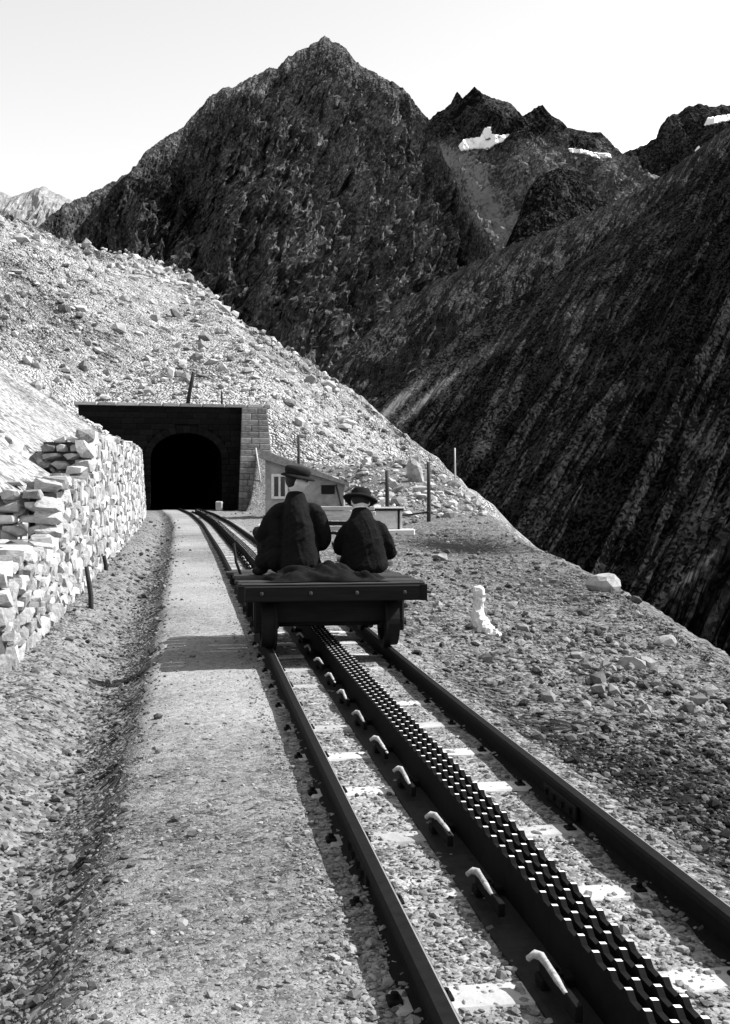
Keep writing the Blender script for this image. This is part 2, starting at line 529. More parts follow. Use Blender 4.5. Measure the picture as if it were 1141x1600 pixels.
def build_ground():
    ys = np.concatenate([np.linspace(-8, 2.4, 24), np.geomspace(2.5, 345, 540)])
    counts = [110, 34, 26, 30, 120, 44]
    B = []
    for y in ys:
        c = float(xc(min(y, 76)))
        w0 = 0.05 * float(fbm(np.array(y * 0.8), np.array(0.3), 3, 5))
        w1 = 0.05 * float(fbm(np.array(y * 1.6), np.array(9.3), 3, 6))
        if y <= 76:
            b = [min(-0.42 * y - 10, c - 10), c - 3.2, c - 1.6 + w0, c - 0.66 + w1, c + 0.85 - w1, float(xe(y)), float(xe(y)) + max(30.0, y * 0.35)]
        else:
            e = float(xe(y)); t = min(1, (y - 76) / 80)
            xl = -0.42 * y - 10
            full = [xl, e - 30 - t * 20, e - 26 - t * 14, e - 22 - t * 9, e - 17 - t * 5, e, e + max(30, y * 0.35)]
            c76 = float(xc(76.))
            near = [xl, c76 - 3.2, c76 - 1.6, c76 - 0.82, c76 + 0.85, e, e + 30]
            tt = min(1, (y - 76) / 30)
            b = [near[i] * (1 - tt) + full[i] * tt for i in range(7)]
            for i in range(1, 7):
                b[i] = max(b[i], b[i - 1] + 0.5)
        B.append(b)
    B = np.array(B)
    cols = []
    for i, n in enumerate(counts):
        t = np.linspace(0, 1, n, endpoint=False)
        if i == 0: t = 1 - (1 - t) ** 1.7
        if i == 5: t = t ** 1.8
        cols.append(B[:, i:i + 1] * (1 - t) + B[:, i + 1:i + 2] * t)
    cols.append(B[:, 6:7])
    X = np.concatenate(cols, 1)
    nr, nc = X.shape
    # keep a steep step right behind the wall face
    Y = np.repeat(ys[:, None], nc, 1)
    Z = terrain_z(X, Y)
    # tones of the ground: trodden grit, dirty drain, dark patches, dark ash beside the rails
    U = X - xc(Y)
    n = fbm(X * 1.3, Y * 1.3, 4, 77)
    n_big = fbm(X * 0.25, Y * 0.25, 4, 78)
    tone = np.full_like(X, 0.5)
    tone = tone + 0.12 * n
    drain = np.exp(-((U + 1.78 + 0.06 * n) / 0.2) ** 2)
    strip = sstep(-1.55, -1.75, U) * sstep(-3.0, -2.5, U)
    tone = tone - 0.50 * drain * (0.6 + 0.4 * n) + 0.22 * strip
    ash = np.exp(-((U - 1.0) / 0.35) ** 2)
    nearright = sstep(0.8, 1.2, U) * sstep(9.5, 5.5, Y + 0.5 * n_big)
    tone = tone - 0.60 * nearright - 0.30 * ash * sstep(12, 7, Y)
    dark_patch = 1.6 * np.exp(-((X - 2.9) / 1.6) ** 2 - ((Y - 34) / 4.0) ** 2) + 0.7 * np.exp(-((X - 3.6) / 0.9) ** 2 - ((Y - 21) / 4.0) ** 2)  # two darker ground patches, one over the hollow, one nearer
    tone = tone - 0.55 * dark_patch
    tone = tone + 0.10 * np.where(Y > 40, 1, 0) * np.where(U > 1, 1, 0) + 0.35 * sstep(22, 34, Y) * sstep(2.6, 1.6, U) * sstep(0.7, 1.0, U)
    path_d = np.clip(1 - np.abs(U + 1.2) / 0.5, 0, 1)
    tone = np.where((U > -1.62) & (U < -0.64), 0.66 - 0.30 * sstep(8.5, 5.5, Y) * sstep(2.9, 3.8, Y) + 0.34 * n_big + 0.14 * n, tone)
    hill = (U < -3.2) | (Y > 73)
    q = X * 0.15 + Y * 0.99
    band = fbm(q * 0.10 + 0.5 * n_big, X * 0.03, 4, 90)
    cone = sstep(60, 25, Y) * np.where(U < -3.2, 1, 0)
    band2 = fbm(q * 0.45 + 0.8 * n_big, X * 0.06, 3, 93)
    upper = sstep(90, 170, Y)
    tone = np.where(hill, 0.66 + (0.55 + 0.5 * upper) * band + 0.38 * band2 + 0.1 * n + 0.28 * cone - 0.06 * upper, tone)
    idx = np.arange(nr * nc).reshape(nr, nc)
    q4 = np.stack([idx[:-1, :-1], idx[:-1, 1:], idx[1:, 1:], idx[1:, :-1]], -1)
    yc_ = (Y[:-1, :-1] + Y[1:, :-1]) / 2
    cidx = np.repeat(np.arange(nc - 1)[None], nr - 1, 0)
    cs = np.cumsum([0] + counts)
    V = np.stack([X, Y, Z], -1).reshape(-1, 3)
    T = tone.reshape(-1)
    xm = (X[:-1, :-1] + X[1:, 1:]) / 2
    px_, py_ = xm - PORTAL_X, yc_ - PORTAL_Y
    lx = px_ * math.cos(PORTAL_YAW) + py_ * math.sin(PORTAL_YAW)
    ly = -px_ * math.sin(PORTAL_YAW) + py_ * math.cos(PORTAL_YAW)
    zspan = np.abs(Z[1:, :-1] - Z[:-1, :-1]) + np.abs(Z[1:, 1:] - Z[:-1, 1:]) + np.abs(Z[:-1, 1:] - Z[:-1, :-1])
    zq = np.stack([Z[:-1, :-1], Z[1:, :-1], Z[:-1, 1:], Z[1:, 1:]])
    hole = (np.abs(lx) < 2.75) & (ly > 0.2) & (ly < 4.0) & (zq.max(0) > 1.3) & (zq.min(0) < 6.9)
    far = yc_ > 70.6
    reg = {
        'footpath': (cidx >= cs[2]) & (cidx < cs[3]) & ~far,
        'trackbed': (cidx >= cs[3]) & (cidx < cs[4]) & ~far,
        'hillside': (cidx < cs[1]) | far,
    }
    reg['ground'] = ~(reg['footpath'] | reg['trackbed'] | reg['hillside'])
    mats = {'footpath': 'path', 'trackbed': 'bed', 'hillside': 'hill', 'ground': 'ground'}
    labels = {'footpath': ('pale trodden grit footpath between the drain and the railway', 'path'),
              'trackbed': ('pale ballast bed under the rails', 'trackbed'),
              'hillside': ('sunlit bare scree hillside above the wall and tunnel portal', 'hillside'),
              'ground': ('rough stony ground on both sides of the track', 'ground')}
    for name, m_ in reg.items():
        f = q4[m_ & ~hole]
        us, inv = np.unique(f, return_inverse=True)
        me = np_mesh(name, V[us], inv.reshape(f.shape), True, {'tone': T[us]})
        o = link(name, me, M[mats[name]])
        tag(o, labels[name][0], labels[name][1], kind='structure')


build_ground()

# valley floor: one sheet out to the horizon, far below
bm = bmesh.new()
vs = [bm.verts.new(p) for p in ((-14000, -14000, -330), (14000, -14000, -330), (14000, 14000, -330), (-14000, 14000, -330))]
bm.faces.new(vs)
tag(link('valley_floor', bm_mesh('valley_floor', bm), M['mt_right']), 'dark valley floor far below the hillside', 'valley', kind='structure')


# ------------------------------------------------------------------ mountains
MT = {}


def mountain(name, crest, mat, label, slope=36, foot=-200, fdir=(0, -1), nt=400, nv=160, jag=2.0, gul=0.16, gfreq=9.0, seed=1, tone=None, backslope=45, concave=1.15, base_tone=0.5, gstretch=0.35, shear=1.5, rough=0.16, smooth=False, rot=0, cut_in=0.5):
    c = np.array(crest, float)
    t0 = np.concatenate([[0], np.cumsum(np.hypot(np.diff(c[:, 0]), np.diff(c[:, 1])))])
    t = np.linspace(0, t0[-1], nt)
    px = np.interp(t, t0, c[:, 0]); py = np.interp(t, t0, c[:, 1]); D = np.interp(t, t0, c[:, 2])
    py = py + jag * (fbm(t * 0.11, t * 0 + seed, 4, seed, 0.62) * 1.6)
    x = (px - 570.5) / F * D; y = D; z = CAM_Z + (780 - py) / F * D
    fd = np.array(fdir, float); fd /= np.hypot(*fd)
    sm = np.exp(-np.linspace(-2, 2, 41) ** 2); sm /= sm.sum()
    zs = np.convolve(np.concatenate([np.full(20, z[0]), z, np.full(20, z[-1])]), sm, 'valid')
    W = np.maximum(zs - foot, 30) / math.tan(R(slope))
    s = np.linspace(0, 1, nv) ** 1.15
    SS, TT = np.meshgrid(s, t / t0[-1])
    wob = 0.12 * fbm(TT * 5, SS * 3, 3, seed + 5)
    X = x[:, None] + fd[0] * W[:, None] * SS
    Y = y[:, None] + fd[1] * W[:, None] * SS
    H = (z - foot)[:, None]
    Z = z[:, None] - H * (1 - (1 - SS) ** concave)
    grow = np.clip(SS * 9, 0, 1)
    asp = t0[-1] / 300.0
    A_ = TT * gfreq * asp; B_ = SS * gfreq * 1.7
    ca_, sa_ = math.cos(R(rot)), math.sin(R(rot))
    A2 = (A_ * ca_ + B_ * sa_); B2 = (-A_ * sa_ + B_ * ca_) * gstretch
    wx = 0.45 * fbm(A_ * 0.9, B_ * 0.9, 3, seed + 3); wy = 0.45 * fbm(A_ * 0.9 + 7, B_ * 0.9, 3, seed + 4)
    r = 0.74 * ridged(A2 * 0.7 + wx, B2 * 0.7 + wy, 7, seed + 9, 0.52) + 0.26 * ridged(A_ * 1.3 + wy * 1.5, B_ * 0.45 + wx * 1.5, 6, seed + 13, 0.55) - cut_in
    r2 = fbm(A_ * 9, B_ * 9, 5, seed + 19, 0.68)
    Hm = np.mean(z - foot)
    d = Hm * gul * (r * 1.0 + rough * r2) * grow
    Z = Z + d * 0.75
    X = X + fd[0] * d * 0.8 + Hm * gul * 0.15 * r2 * grow
    Y = Y + fd[1] * d * 0.8
    # back side
    nb = 10
    sb = np.linspace(1, 0, nb, endpoint=False)[None, :]
    Wb = np.maximum(zs - foot, 30) / math.tan(R(backslope))
    Xb = x[:, None] - fd[0] * Wb[:, None] * sb; Yb = y[:, None] - fd[1] * Wb[:, None] * sb
    Zb = z[:, None] - H * sb
    X = np.concatenate([Xb, X], 1); Y = np.concatenate([Yb, Y], 1); Z = np.concatenate([Zb, Z], 1)
    T = np.full_like(X, base_tone)
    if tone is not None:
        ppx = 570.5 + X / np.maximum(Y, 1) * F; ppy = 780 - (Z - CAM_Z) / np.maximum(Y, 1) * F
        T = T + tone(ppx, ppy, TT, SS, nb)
    nr, nc = X.shape
    idx = np.arange(nr * nc).reshape(nr, nc)
    q4 = np.stack([idx[:-1, :-1], idx[:-1, 1:], idx[1:, 1:], idx[1:, :-1]], -1).reshape(-1, 4)
    V = np.stack([X, Y, Z], -1).reshape(-1, 3)
    me = np_mesh(name, V, q4, smooth, {'tone': T.reshape(-1)})
    o = link(name, me, mat)
    tag(o, label, 'mountain', kind='structure')
    MT[o.name] = (V, q4)
    return o


def blob(px, py, cx, cy, rx, ry, ang=0.0):
    a = R(ang); dx, dy = px - cx, py - cy
    u = dx * math.cos(a) + dy * math.sin(a); v = -dx * math.sin(a) + dy * math.cos(a)
    return np.exp(-(u / rx) ** 2 - (v / ry) ** 2)


# far range at the left, its haze put into the pale rock colour
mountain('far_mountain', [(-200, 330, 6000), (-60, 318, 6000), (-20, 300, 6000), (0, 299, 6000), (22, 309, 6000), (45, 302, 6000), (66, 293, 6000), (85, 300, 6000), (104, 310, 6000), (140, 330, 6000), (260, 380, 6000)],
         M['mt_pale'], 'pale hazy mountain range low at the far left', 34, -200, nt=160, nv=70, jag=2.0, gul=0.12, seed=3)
# snow saddle ridge and right hand ridge
mountain('snow_ridge', [(880, 250, 4600), (930, 238, 4600), (955, 226, 4600), (975, 221, 4600), (1000, 213, 4600), (1030, 208, 4600), (1080, 200, 4600)],
         M['snow'], 'white snow saddle between the jagged peaks and the right ridge', 30, 600, nt=120, nv=60, jag=0.8, gul=0.02, seed=4)
mountain('right_ridge', [(905, 262, 3300), (950, 248, 3300), (985, 237, 3300), (1008, 228, 3300), (1024, 216, 3300), (1030, 199, 3300), (1042, 186, 3300), (1058, 178, 3300), (1072, 169, 3300), (1090, 165, 3300), (1110, 169, 3300), (1141, 166, 3300), (1200, 170, 3300), (1320, 150, 3300)],
         M['mt_far'], 'dark ridge with snow streaks at the upper right', 33, -150, nt=260, nv=130, jag=2.2, gul=0.08, seed=6, base_tone=0.36)
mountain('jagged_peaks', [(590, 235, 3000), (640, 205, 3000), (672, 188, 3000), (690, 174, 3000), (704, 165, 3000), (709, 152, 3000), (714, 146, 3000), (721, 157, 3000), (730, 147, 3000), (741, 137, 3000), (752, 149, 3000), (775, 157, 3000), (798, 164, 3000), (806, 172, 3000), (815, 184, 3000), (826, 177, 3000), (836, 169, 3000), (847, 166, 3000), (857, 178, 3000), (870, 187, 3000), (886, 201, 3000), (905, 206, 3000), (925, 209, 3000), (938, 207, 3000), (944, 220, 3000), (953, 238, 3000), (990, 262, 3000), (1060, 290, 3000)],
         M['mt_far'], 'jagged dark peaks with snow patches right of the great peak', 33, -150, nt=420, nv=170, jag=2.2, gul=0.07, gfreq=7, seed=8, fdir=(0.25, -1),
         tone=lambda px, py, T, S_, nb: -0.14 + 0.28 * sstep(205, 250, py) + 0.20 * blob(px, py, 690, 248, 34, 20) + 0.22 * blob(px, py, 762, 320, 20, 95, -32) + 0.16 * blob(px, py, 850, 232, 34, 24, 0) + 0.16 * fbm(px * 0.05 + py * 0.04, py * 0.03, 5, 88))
# rounded dark hump in the corrie
mountain('dark_hump', [(796, 372, 1900), (812, 340, 1900), (822, 304, 1900), (835, 284, 1900), (852, 272, 1900), (875, 262, 1900), (898, 270, 1900), (914, 288, 1900), (932, 305, 1900), (955, 322, 1900), (1000, 350, 1900)],
         M['mt_main'], 'rounded dark hump below the snow patches', 42, 250, nt=150, nv=70, jag=1.0, gul=0.07, seed=12, base_tone=0.30, fdir=(-0.35, -1), concave=0.8)
# the great central peak
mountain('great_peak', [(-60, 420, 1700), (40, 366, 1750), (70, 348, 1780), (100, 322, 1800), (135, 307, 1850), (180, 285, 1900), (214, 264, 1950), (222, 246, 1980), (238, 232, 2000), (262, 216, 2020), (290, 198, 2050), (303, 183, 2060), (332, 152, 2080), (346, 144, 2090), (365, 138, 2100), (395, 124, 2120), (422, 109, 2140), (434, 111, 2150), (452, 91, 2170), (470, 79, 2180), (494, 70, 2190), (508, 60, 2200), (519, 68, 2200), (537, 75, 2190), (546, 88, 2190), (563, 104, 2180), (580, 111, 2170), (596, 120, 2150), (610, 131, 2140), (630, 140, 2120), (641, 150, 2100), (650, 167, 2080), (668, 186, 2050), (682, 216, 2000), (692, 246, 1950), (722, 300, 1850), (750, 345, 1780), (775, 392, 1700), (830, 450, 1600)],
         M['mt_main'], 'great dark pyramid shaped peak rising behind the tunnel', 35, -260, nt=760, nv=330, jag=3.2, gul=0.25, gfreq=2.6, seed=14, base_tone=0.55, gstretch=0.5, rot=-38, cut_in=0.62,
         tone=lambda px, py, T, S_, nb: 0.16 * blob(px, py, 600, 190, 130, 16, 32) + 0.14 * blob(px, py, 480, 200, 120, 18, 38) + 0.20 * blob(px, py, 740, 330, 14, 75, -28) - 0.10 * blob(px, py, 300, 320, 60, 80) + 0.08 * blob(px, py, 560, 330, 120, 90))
# slopes on the right of the valley
mountain('valley_spur', [(430, 665, 1000), (500, 592, 930), (530, 562, 900), (575, 520, 860), (600, 497, 840), (630, 470, 820), (680, 440, 790), (720, 421, 770), (770, 396, 740), (815, 376, 710), (860, 359, 690), (910, 337, 670), (960, 316, 650), (1000, 296, 640), (1060, 257, 620), (1141, 196, 600), (1230, 130, 590), (1400, 20, 580)],
         M['mt_right'], 'dark spur crossing the valley in front of the great peak', 34, -240, nt=420, nv=200, jag=2.0, gul=0.045, gfreq=3.0, seed=21, fdir=(-0.55, -0.83), base_tone=0.58, gstretch=0.5, rot=-50, rough=0.45)
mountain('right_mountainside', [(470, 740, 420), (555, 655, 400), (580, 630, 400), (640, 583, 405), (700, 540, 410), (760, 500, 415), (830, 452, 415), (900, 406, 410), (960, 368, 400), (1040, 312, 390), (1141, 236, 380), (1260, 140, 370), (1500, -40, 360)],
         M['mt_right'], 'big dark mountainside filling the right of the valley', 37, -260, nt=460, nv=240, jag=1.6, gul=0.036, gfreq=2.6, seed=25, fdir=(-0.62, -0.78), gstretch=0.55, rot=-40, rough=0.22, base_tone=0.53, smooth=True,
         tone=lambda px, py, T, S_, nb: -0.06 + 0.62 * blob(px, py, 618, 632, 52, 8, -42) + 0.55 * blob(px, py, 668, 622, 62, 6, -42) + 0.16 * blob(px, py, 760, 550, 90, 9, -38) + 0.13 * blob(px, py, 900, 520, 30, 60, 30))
mountain('near_spur', [(900, 1120, 150), (960, 1040, 150), (1028, 962, 150), (1060, 915, 152), (1098, 862, 155), (1141, 815, 158), (1200, 760, 160), (1400, 600, 165)],
         M['mt_near'], 'dark spur with pale streaks at the right edge below', 38, -120, nt=160, nv=80, jag=2.5, gul=0.08, gfreq=5, seed=31, fdir=(-0.62, -0.78), base_tone=0.46,
         tone=lambda px, py, T, S_, nb: 0.8 * blob(px, py, 1090, 852, 60, 4, -38) + 0.7 * blob(px, py, 1090, 890, 70, 4, -40))


def snow_patch(target, poly, label):
    V, q4 = MT[target]
    bvh = BVHTree.FromPolygons([tuple(v) for v in V], [tuple(f) for f in q4])
    poly = np.array(poly, float)
    x0, y0 = poly.min(0); x1, y1 = poly.max(0)
    step = 1.2
    gx = np.arange(x0, x1 + step, step); gy = np.arange(y0, y1 + step, step)
    def inside(px, py):
        c = False; j = len(poly) - 1
        for i in range(len(poly)):
            if (poly[i, 1] > py) != (poly[j, 1] > py) and px < (poly[j, 0] - poly[i, 0]) * (py - poly[i, 1]) / (poly[j, 1] - poly[i, 1]) + poly[i, 0]:
                c = not c
            j = i
        return c
    bm = bmesh.new(); vm = {}
    o = Vector((0, 0, CAM_Z))
    for i, a in enumerate(gx):
        for j, b in enumerate(gy):
            d = (P(a, b, 1000) - o).normalized()
            hit = bvh.ray_cast(o, d)
            if hit[0] is not None:
                vm[i, j] = bm.verts.new(hit[0] + Vector((0, -2, 1.5)))
    for i in range(len(gx) - 1):
        for j in range(len(gy) - 1):
            if inside(gx[i] + step / 2, gy[j] + step / 2):
                k = [vm.get(q) for q in ((i, j), (i + 1, j), (i + 1, j + 1), (i, j + 1))]
                if all(k) and max(v.co.y for v in k) - min(v.co.y for v in k) < 60:
                    bm.faces.new(k[::-1])
    for v in [v for v in bm.verts if not v.link_faces]:
        bm.verts.remove(v)
    # give the snow bank a thickness: lower copy sunk in the rock
    ret = bmesh.ops.extrude_face_region(bm, geom=bm.faces[:])
    for v in [e for e in ret['geom'] if isinstance(e, bmesh.types.BMVert)]:
        v.co += Vector((0, 4, -4))
    ob = link('snow_patch', bm_mesh('snow_patch', bm, True), M['snow'])
    tag(ob, label, 'snow', 'snow patches on the high peaks')


snow_patch('jagged_peaks', [(716, 231), (724, 221), (750, 217), (757, 203), (766, 202), (768, 213), (782, 215), (797, 212), (786, 223), (772, 228), (765, 234), (745, 234), (720, 238)], 'largest snow patch below the jagged peaks')
snow_patch('jagged_peaks', [(887, 235), (905, 236), (925, 241), (952, 243), (954, 249), (935, 250), (915, 243), (890, 240)], 'narrow snow streak under the right end of the jagged peaks')
snow_patch('right_ridge', [(1104, 187), (1138, 182), (1141, 190), (1098, 199)], 'snow patch at the right edge high on the ridge')
snow_patch('right_ridge', [(1084, 238), (1090, 230), (1094, 238)], 'tiny snow fleck below the right ridge')


# ------------------------------------------------------------------ loose stones
_t = (1 + 5 ** 0.5) / 2
ICO_V = np.array([(-1, _t, 0), (1, _t, 0), (-1, -_t, 0), (1, -_t, 0), (0, -1, _t), (0, 1, _t), (0, -1, -_t), (0, 1, -_t), (_t, 0, -1), (_t, 0, 1), (-_t, 0, -1), (-_t, 0, 1)]) / 1.902
ICO_F = np.array([(0, 11, 5), (0, 5, 1), (0, 1, 7), (0, 7, 10), (0, 10, 11), (1, 5, 9), (5, 11, 4), (11, 10, 2), (10, 7, 6), (7, 1, 8), (3, 9, 4), (3, 4, 2), (3, 2, 6), (3, 6, 8), (3, 8, 9), (4, 9, 5), (2, 4, 11), (6, 2, 10), (8, 6, 7), (9, 8, 1)])


def stones(name, x, y, size, mat, label, cat, sink=0.25, flat=0.6, lo=0.0, hi=1.0, parent=None, z=None):
    n = len(x)
    z = terrain_z(x, y) if z is None else z
    sc = size[:, None] * np.stack([rng.uniform(.75, 1.3, n), rng.uniform(.75, 1.3, n), rng.uniform(flat * .7, flat * 1.3, n)], 1) * 0.5
    jit = rng.uniform(0.72, 1.2, (n, 12, 1))
    v = ICO_V[None] * jit
    # flatten some sides to make angular stones
    pl = rng.normal(size=(n, 3)); pl /= np.linalg.norm(pl, axis=1)[:, None]
    d = np.einsum('nij,nj->ni', v, pl)
    v = v - np.maximum(d - 0.45, 0)[:, :, None] * pl[:, None, :]
    v = v * sc[:, None, :]
    a = rng.uniform(0, 2 * np.pi, n); tx = rng.normal(0, .35, n)
    ca, sa = np.cos(a), np.sin(a); ct, st = np.cos(tx), np.sin(tx)
    v = np.stack([v[..., 0], v[..., 1] * ct[:, None] - v[..., 2] * st[:, None], v[..., 1] * st[:, None] + v[..., 2] * ct[:, None]], -1)
    v = np.stack([v[..., 0] * ca[:, None] - v[..., 1] * sa[:, None], v[..., 0] * sa[:, None] + v[..., 1] * ca[:, None], v[..., 2]], -1)
    c = np.stack([x, y, z + sc[:, 2] * (1 - 2 * sink)], -1)
    V = (v + c[:, None, :]).reshape(-1, 3)
    Fc = (ICO_F[None] + (np.arange(n) * 12)[:, None, None]).reshape(-1, 3)
    T = np.repeat(rng.uniform(lo, hi, n), 12)
    me = np_mesh(name, V, Fc, False, {'tone': T})
    o = link(name, me, mat, parent)
    if parent is None:
        tag(o, label, cat, kind='stuff')
    else:
        o['kind'] = 'stuff'
    return o


def geom_y(n, a, b, p=1.0):
    """positions along the view that stay about evenly dense in the picture"""
    t = rng.uniform(0, 1, n)
    ia, ib = 1 / a ** p, 1 / b ** p
    return (ia + (ib - ia) * t) ** (-1 / p)


def lnsize(n, a, s, lo, hi):
    return np.clip(a * np.exp(rng.normal(0, s, n)), lo, hi)


# right hand bench
n = 26000
y = geom_y(n, 2.6, 60, 0.9)
u0 = 0.86
xr = np.minimum(xe(y) + 0.3, 0.36 * y)
x = xc(y) + u0 + (xr - xc(y) - u0) * rng.uniform(0, 1, n)
far = np.clip(y / 12, 0.5, 3)
sz = lnsize(n, 0.025, 0.6, 0.008, 0.16) * far ** 0.8
keep = (vnoise(x * 1.4, y * 0.9, 50) > rng.uniform(-1.0, 0.3, n)) & (x < xr) & (np.exp(-((x - 2.9) / 1.6) ** 2 - ((y - 34) / 4.0) ** 2) < rng.uniform(0.1, 0.9, n)) & ~((y > 24) & (x - xc(y) < 2.3) & (rng.uniform(0, 1, n) < 0.8))
ash_ = (0.40 * sstep(11, 6.5, y) * sstep(0.6, 1.2, x - xc(y)))[keep]
stones('loose_gravel', x[keep], y[keep], sz[keep], M['gravel'], 'loose angular stones strewn over the bench right of the track', 'gravel', lo=-0.1 - ash_, hi=0.75 - ash_)
n = 2600
y = geom_y(n, 8.5, 40, 0.9)
xr = xe(y) + 0.2
x = xc(y) + 1.5 + (xr - xc(y) - 1.5) * rng.uniform(0, 1, n)
keep = (vnoise(x * 0.8 + 9, y * 0.5, 52) > rng.uniform(-0.5, 0.6, n)) & (np.exp(-((x - 2.9) / 1.6) ** 2 - ((y - 34) / 4.0) ** 2) < 0.25) & ~((y > 24) & (x - xc(y) < 2.6))
sz = lnsize(n, 0.06, 0.5, 0.03, 0.26)
stones('rubble', x[keep], y[keep], sz[keep], M['gravel'], 'coarse angular rubble on the bench behind the white marker', 'rubble', sink=0.3, flat=0.75, lo=-0.1, hi=0.75)
# left strip and drain
n = 9000
y = geom_y(n, 3.0, 50, 0.9)
u = rng.normal(-1.85, 0.22, n)
m2 = rng.uniform(0, 1, n) < 0.45
u = np.where(m2, rng.uniform(-2.85, -1.5, n), u)
x = xc(y) + u
sz = lnsize(n, 0.020, 0.55, 0.007, 0.10) * np.clip(y / 10, 0.6, 2.4) ** 0.7
stones('drain_stones', x, y, sz, M['gravel'], 'dark loose stones along the drain beside the footpath', 'gravel', lo=0.0, hi=0.55)
# path grit
n = 5000
y = geom_y(n, 2.8, 30, 0.9)
x = xc(y) + rng.uniform(-1.62, -0.62, n)
stones('path_grit', x, y, lnsize(n, 0.009, 0.5, 0.004, 0.04), M['gravel'], 'fine grit and pebbles on the footpath', 'grit', sink=0.35, lo=0.3, hi=1.0)
# ballast between the rails
n = 14000
y = geom_y(n, 2.6, 30, 0.9)
x = xc(y) + rng.uniform(-0.8, 0.82, n)
stones('ballast', x, y, lnsize(n, 0.016, 0.45, 0.006, 0.05), M['gravel'], 'pale ballast stones between the rails', 'ballast', sink=0.35, lo=0.15, hi=0.95)
# hillside scree
n = 30000
y = geom_y(n, 14, 330, 0.55)
pxr = rng.uniform(-60, 760, n)
x = (pxr - 570.5) / F * y
u = x - xc(np.minimum(y, 76))
ok = (x < xe(y) + 0.4) & (((u < -3.6) & (y < 69)) | (y > 74) | ((y > 44) & (x > xc(np.minimum(y, 75)) + 6)))
rock = fbm((x * .15 + y) * 0.05, x * 0.03, 3, 61)
smooth_cone = sstep(70, 35, y) * (u < -3.6)
ok &= rng.uniform(-0.6, 0.5, n) < rock + 0.25 - 0.75 * smooth_cone
ok &= ~((np.abs(x + 12) < 7.5) & (y < 74.5) & (y > 60))
sz = lnsize(n, 0.0030, 0.66, 0.0012, 0.014) * np.clip(y, 25, 180)
stones('scree_rocks', x[ok], y[ok], sz[ok], M['scree_stone'], 'broken rocks scattered over the sunlit scree hillside', 'scree', sink=0.3, flat=0.7, lo=0.1, hi=1.2)

# rocks that stand out one by one
def boulder(px, D, size, label, mat='boulder', sq=(1, 1, 0.75), seed=0, sub=2, name='boulder', lift=0.0, rot=None):
    rs = random.Random(seed)
    bm = bmesh.new()
    bmesh.ops.create_icosphere(bm, subdivisions=sub, radius=0.5)
    planes = [(Vector((rs.gauss(0, 1), rs.gauss(0, 1), rs.gauss(0, 1))).normalized(), rs.uniform(0.24, 0.42)) for _ in range(9)]
    for v in bm.verts:
        for nrm, dd in planes:
            d = v.co.dot(nrm)
            if d > dd: v.co -= nrm * (d - dd)
        v.co *= 1 + rs.uniform(-0.07, 0.07)
        v.co = Vector((v.co.x * sq[0], v.co.y * sq[1], v.co.z * sq[2])) * size
    me = bm_mesh(name, bm)
    x = (px - 570.5) / F * D
    z = float(terrain_z(np.array(x), np.array(float(D))))
    zmin = min(v.co.z for v in me.vertices)
    o = link(name, me, M[mat])
    o.location = (x, D, z - zmin - 0.26 * size * sq[2] + lift)
    o.rotation_euler = rot or (0, 0, rs.uniform(0, 6))
    tag(o, label, 'boulder', 'boulders on the bench')
    return o


boulder(988, 10.4, 0.26, 'pale boulder on the low mound at the right', seed=1, sq=(1.1, 0.9, 0.7))
boulder(1030, 10.1, 0.24, 'smaller pale boulder just right of the mound boulder', seed=2)
boulder(945, 20.6, 0.62, 'large pale slab of rock on the brink of the valley', seed=3, sq=(1.25, 1, 0.8))
boulder(1040, 13.6, 0.30, 'pale rock on the brink nearest the right edge', seed=4)
boulder(800, 16.5, 0.22, 'small pale rock right of the white marker', seed=5)
boulder(690, 26, 0.45, 'broad pale rock on the bench behind the white marker', seed=6, sq=(1.3, 1, 0.5))
boulder(800, 11.0, 0.14, 'small rounded rock in the gravel below the white marker', seed=8)
boulder(650, 62, 1.6, 'tall dark crag on the hill crest above the fence posts', seed=9, sq=(0.8, 1, 1.5), mat='boulder')
boulder(735, 53, 0.9, 'rock on the hill crest right of the dark crag', seed=10)

# ------------------------------------------------------------------ dry stone retaining wall on the left
wall = empty('drystone_wall', (0, 0, 0))
tag(wall, 'long stepped dry stone retaining wall left of the footpath', 'wall')
def stone_variant(seed):
    rs = random.Random(seed)
    bm = bmesh.new()
    for _ in range(24):
        p = Vector((rs.uniform(-1, 1), rs.uniform(-1, 1), rs.uniform(-1, 1)))
        m_ = max(abs(p.x), abs(p.y), abs(p.z))
        p = p / m_ * rs.uniform(0.9, 1.0)
        k = 1 / (abs(p.x) ** 8 + abs(p.y) ** 8 + abs(p.z) ** 8) ** 0.125
        bm.verts.new(p * 0.5 * k)
    r = bmesh.ops.convex_hull(bm, input=bm.verts[:])
    bmesh.ops.delete(bm, geom=[v for v in bm.verts if not v.link_faces], context='VERTS')
    return bm_mesh('stone', bm)
VAR = [stone_variant(100 + i) for i in range(14)]
for v in VAR: v.materials.append(M['drystone'])
places = []         # (centre, size(along, thick, high), heading)
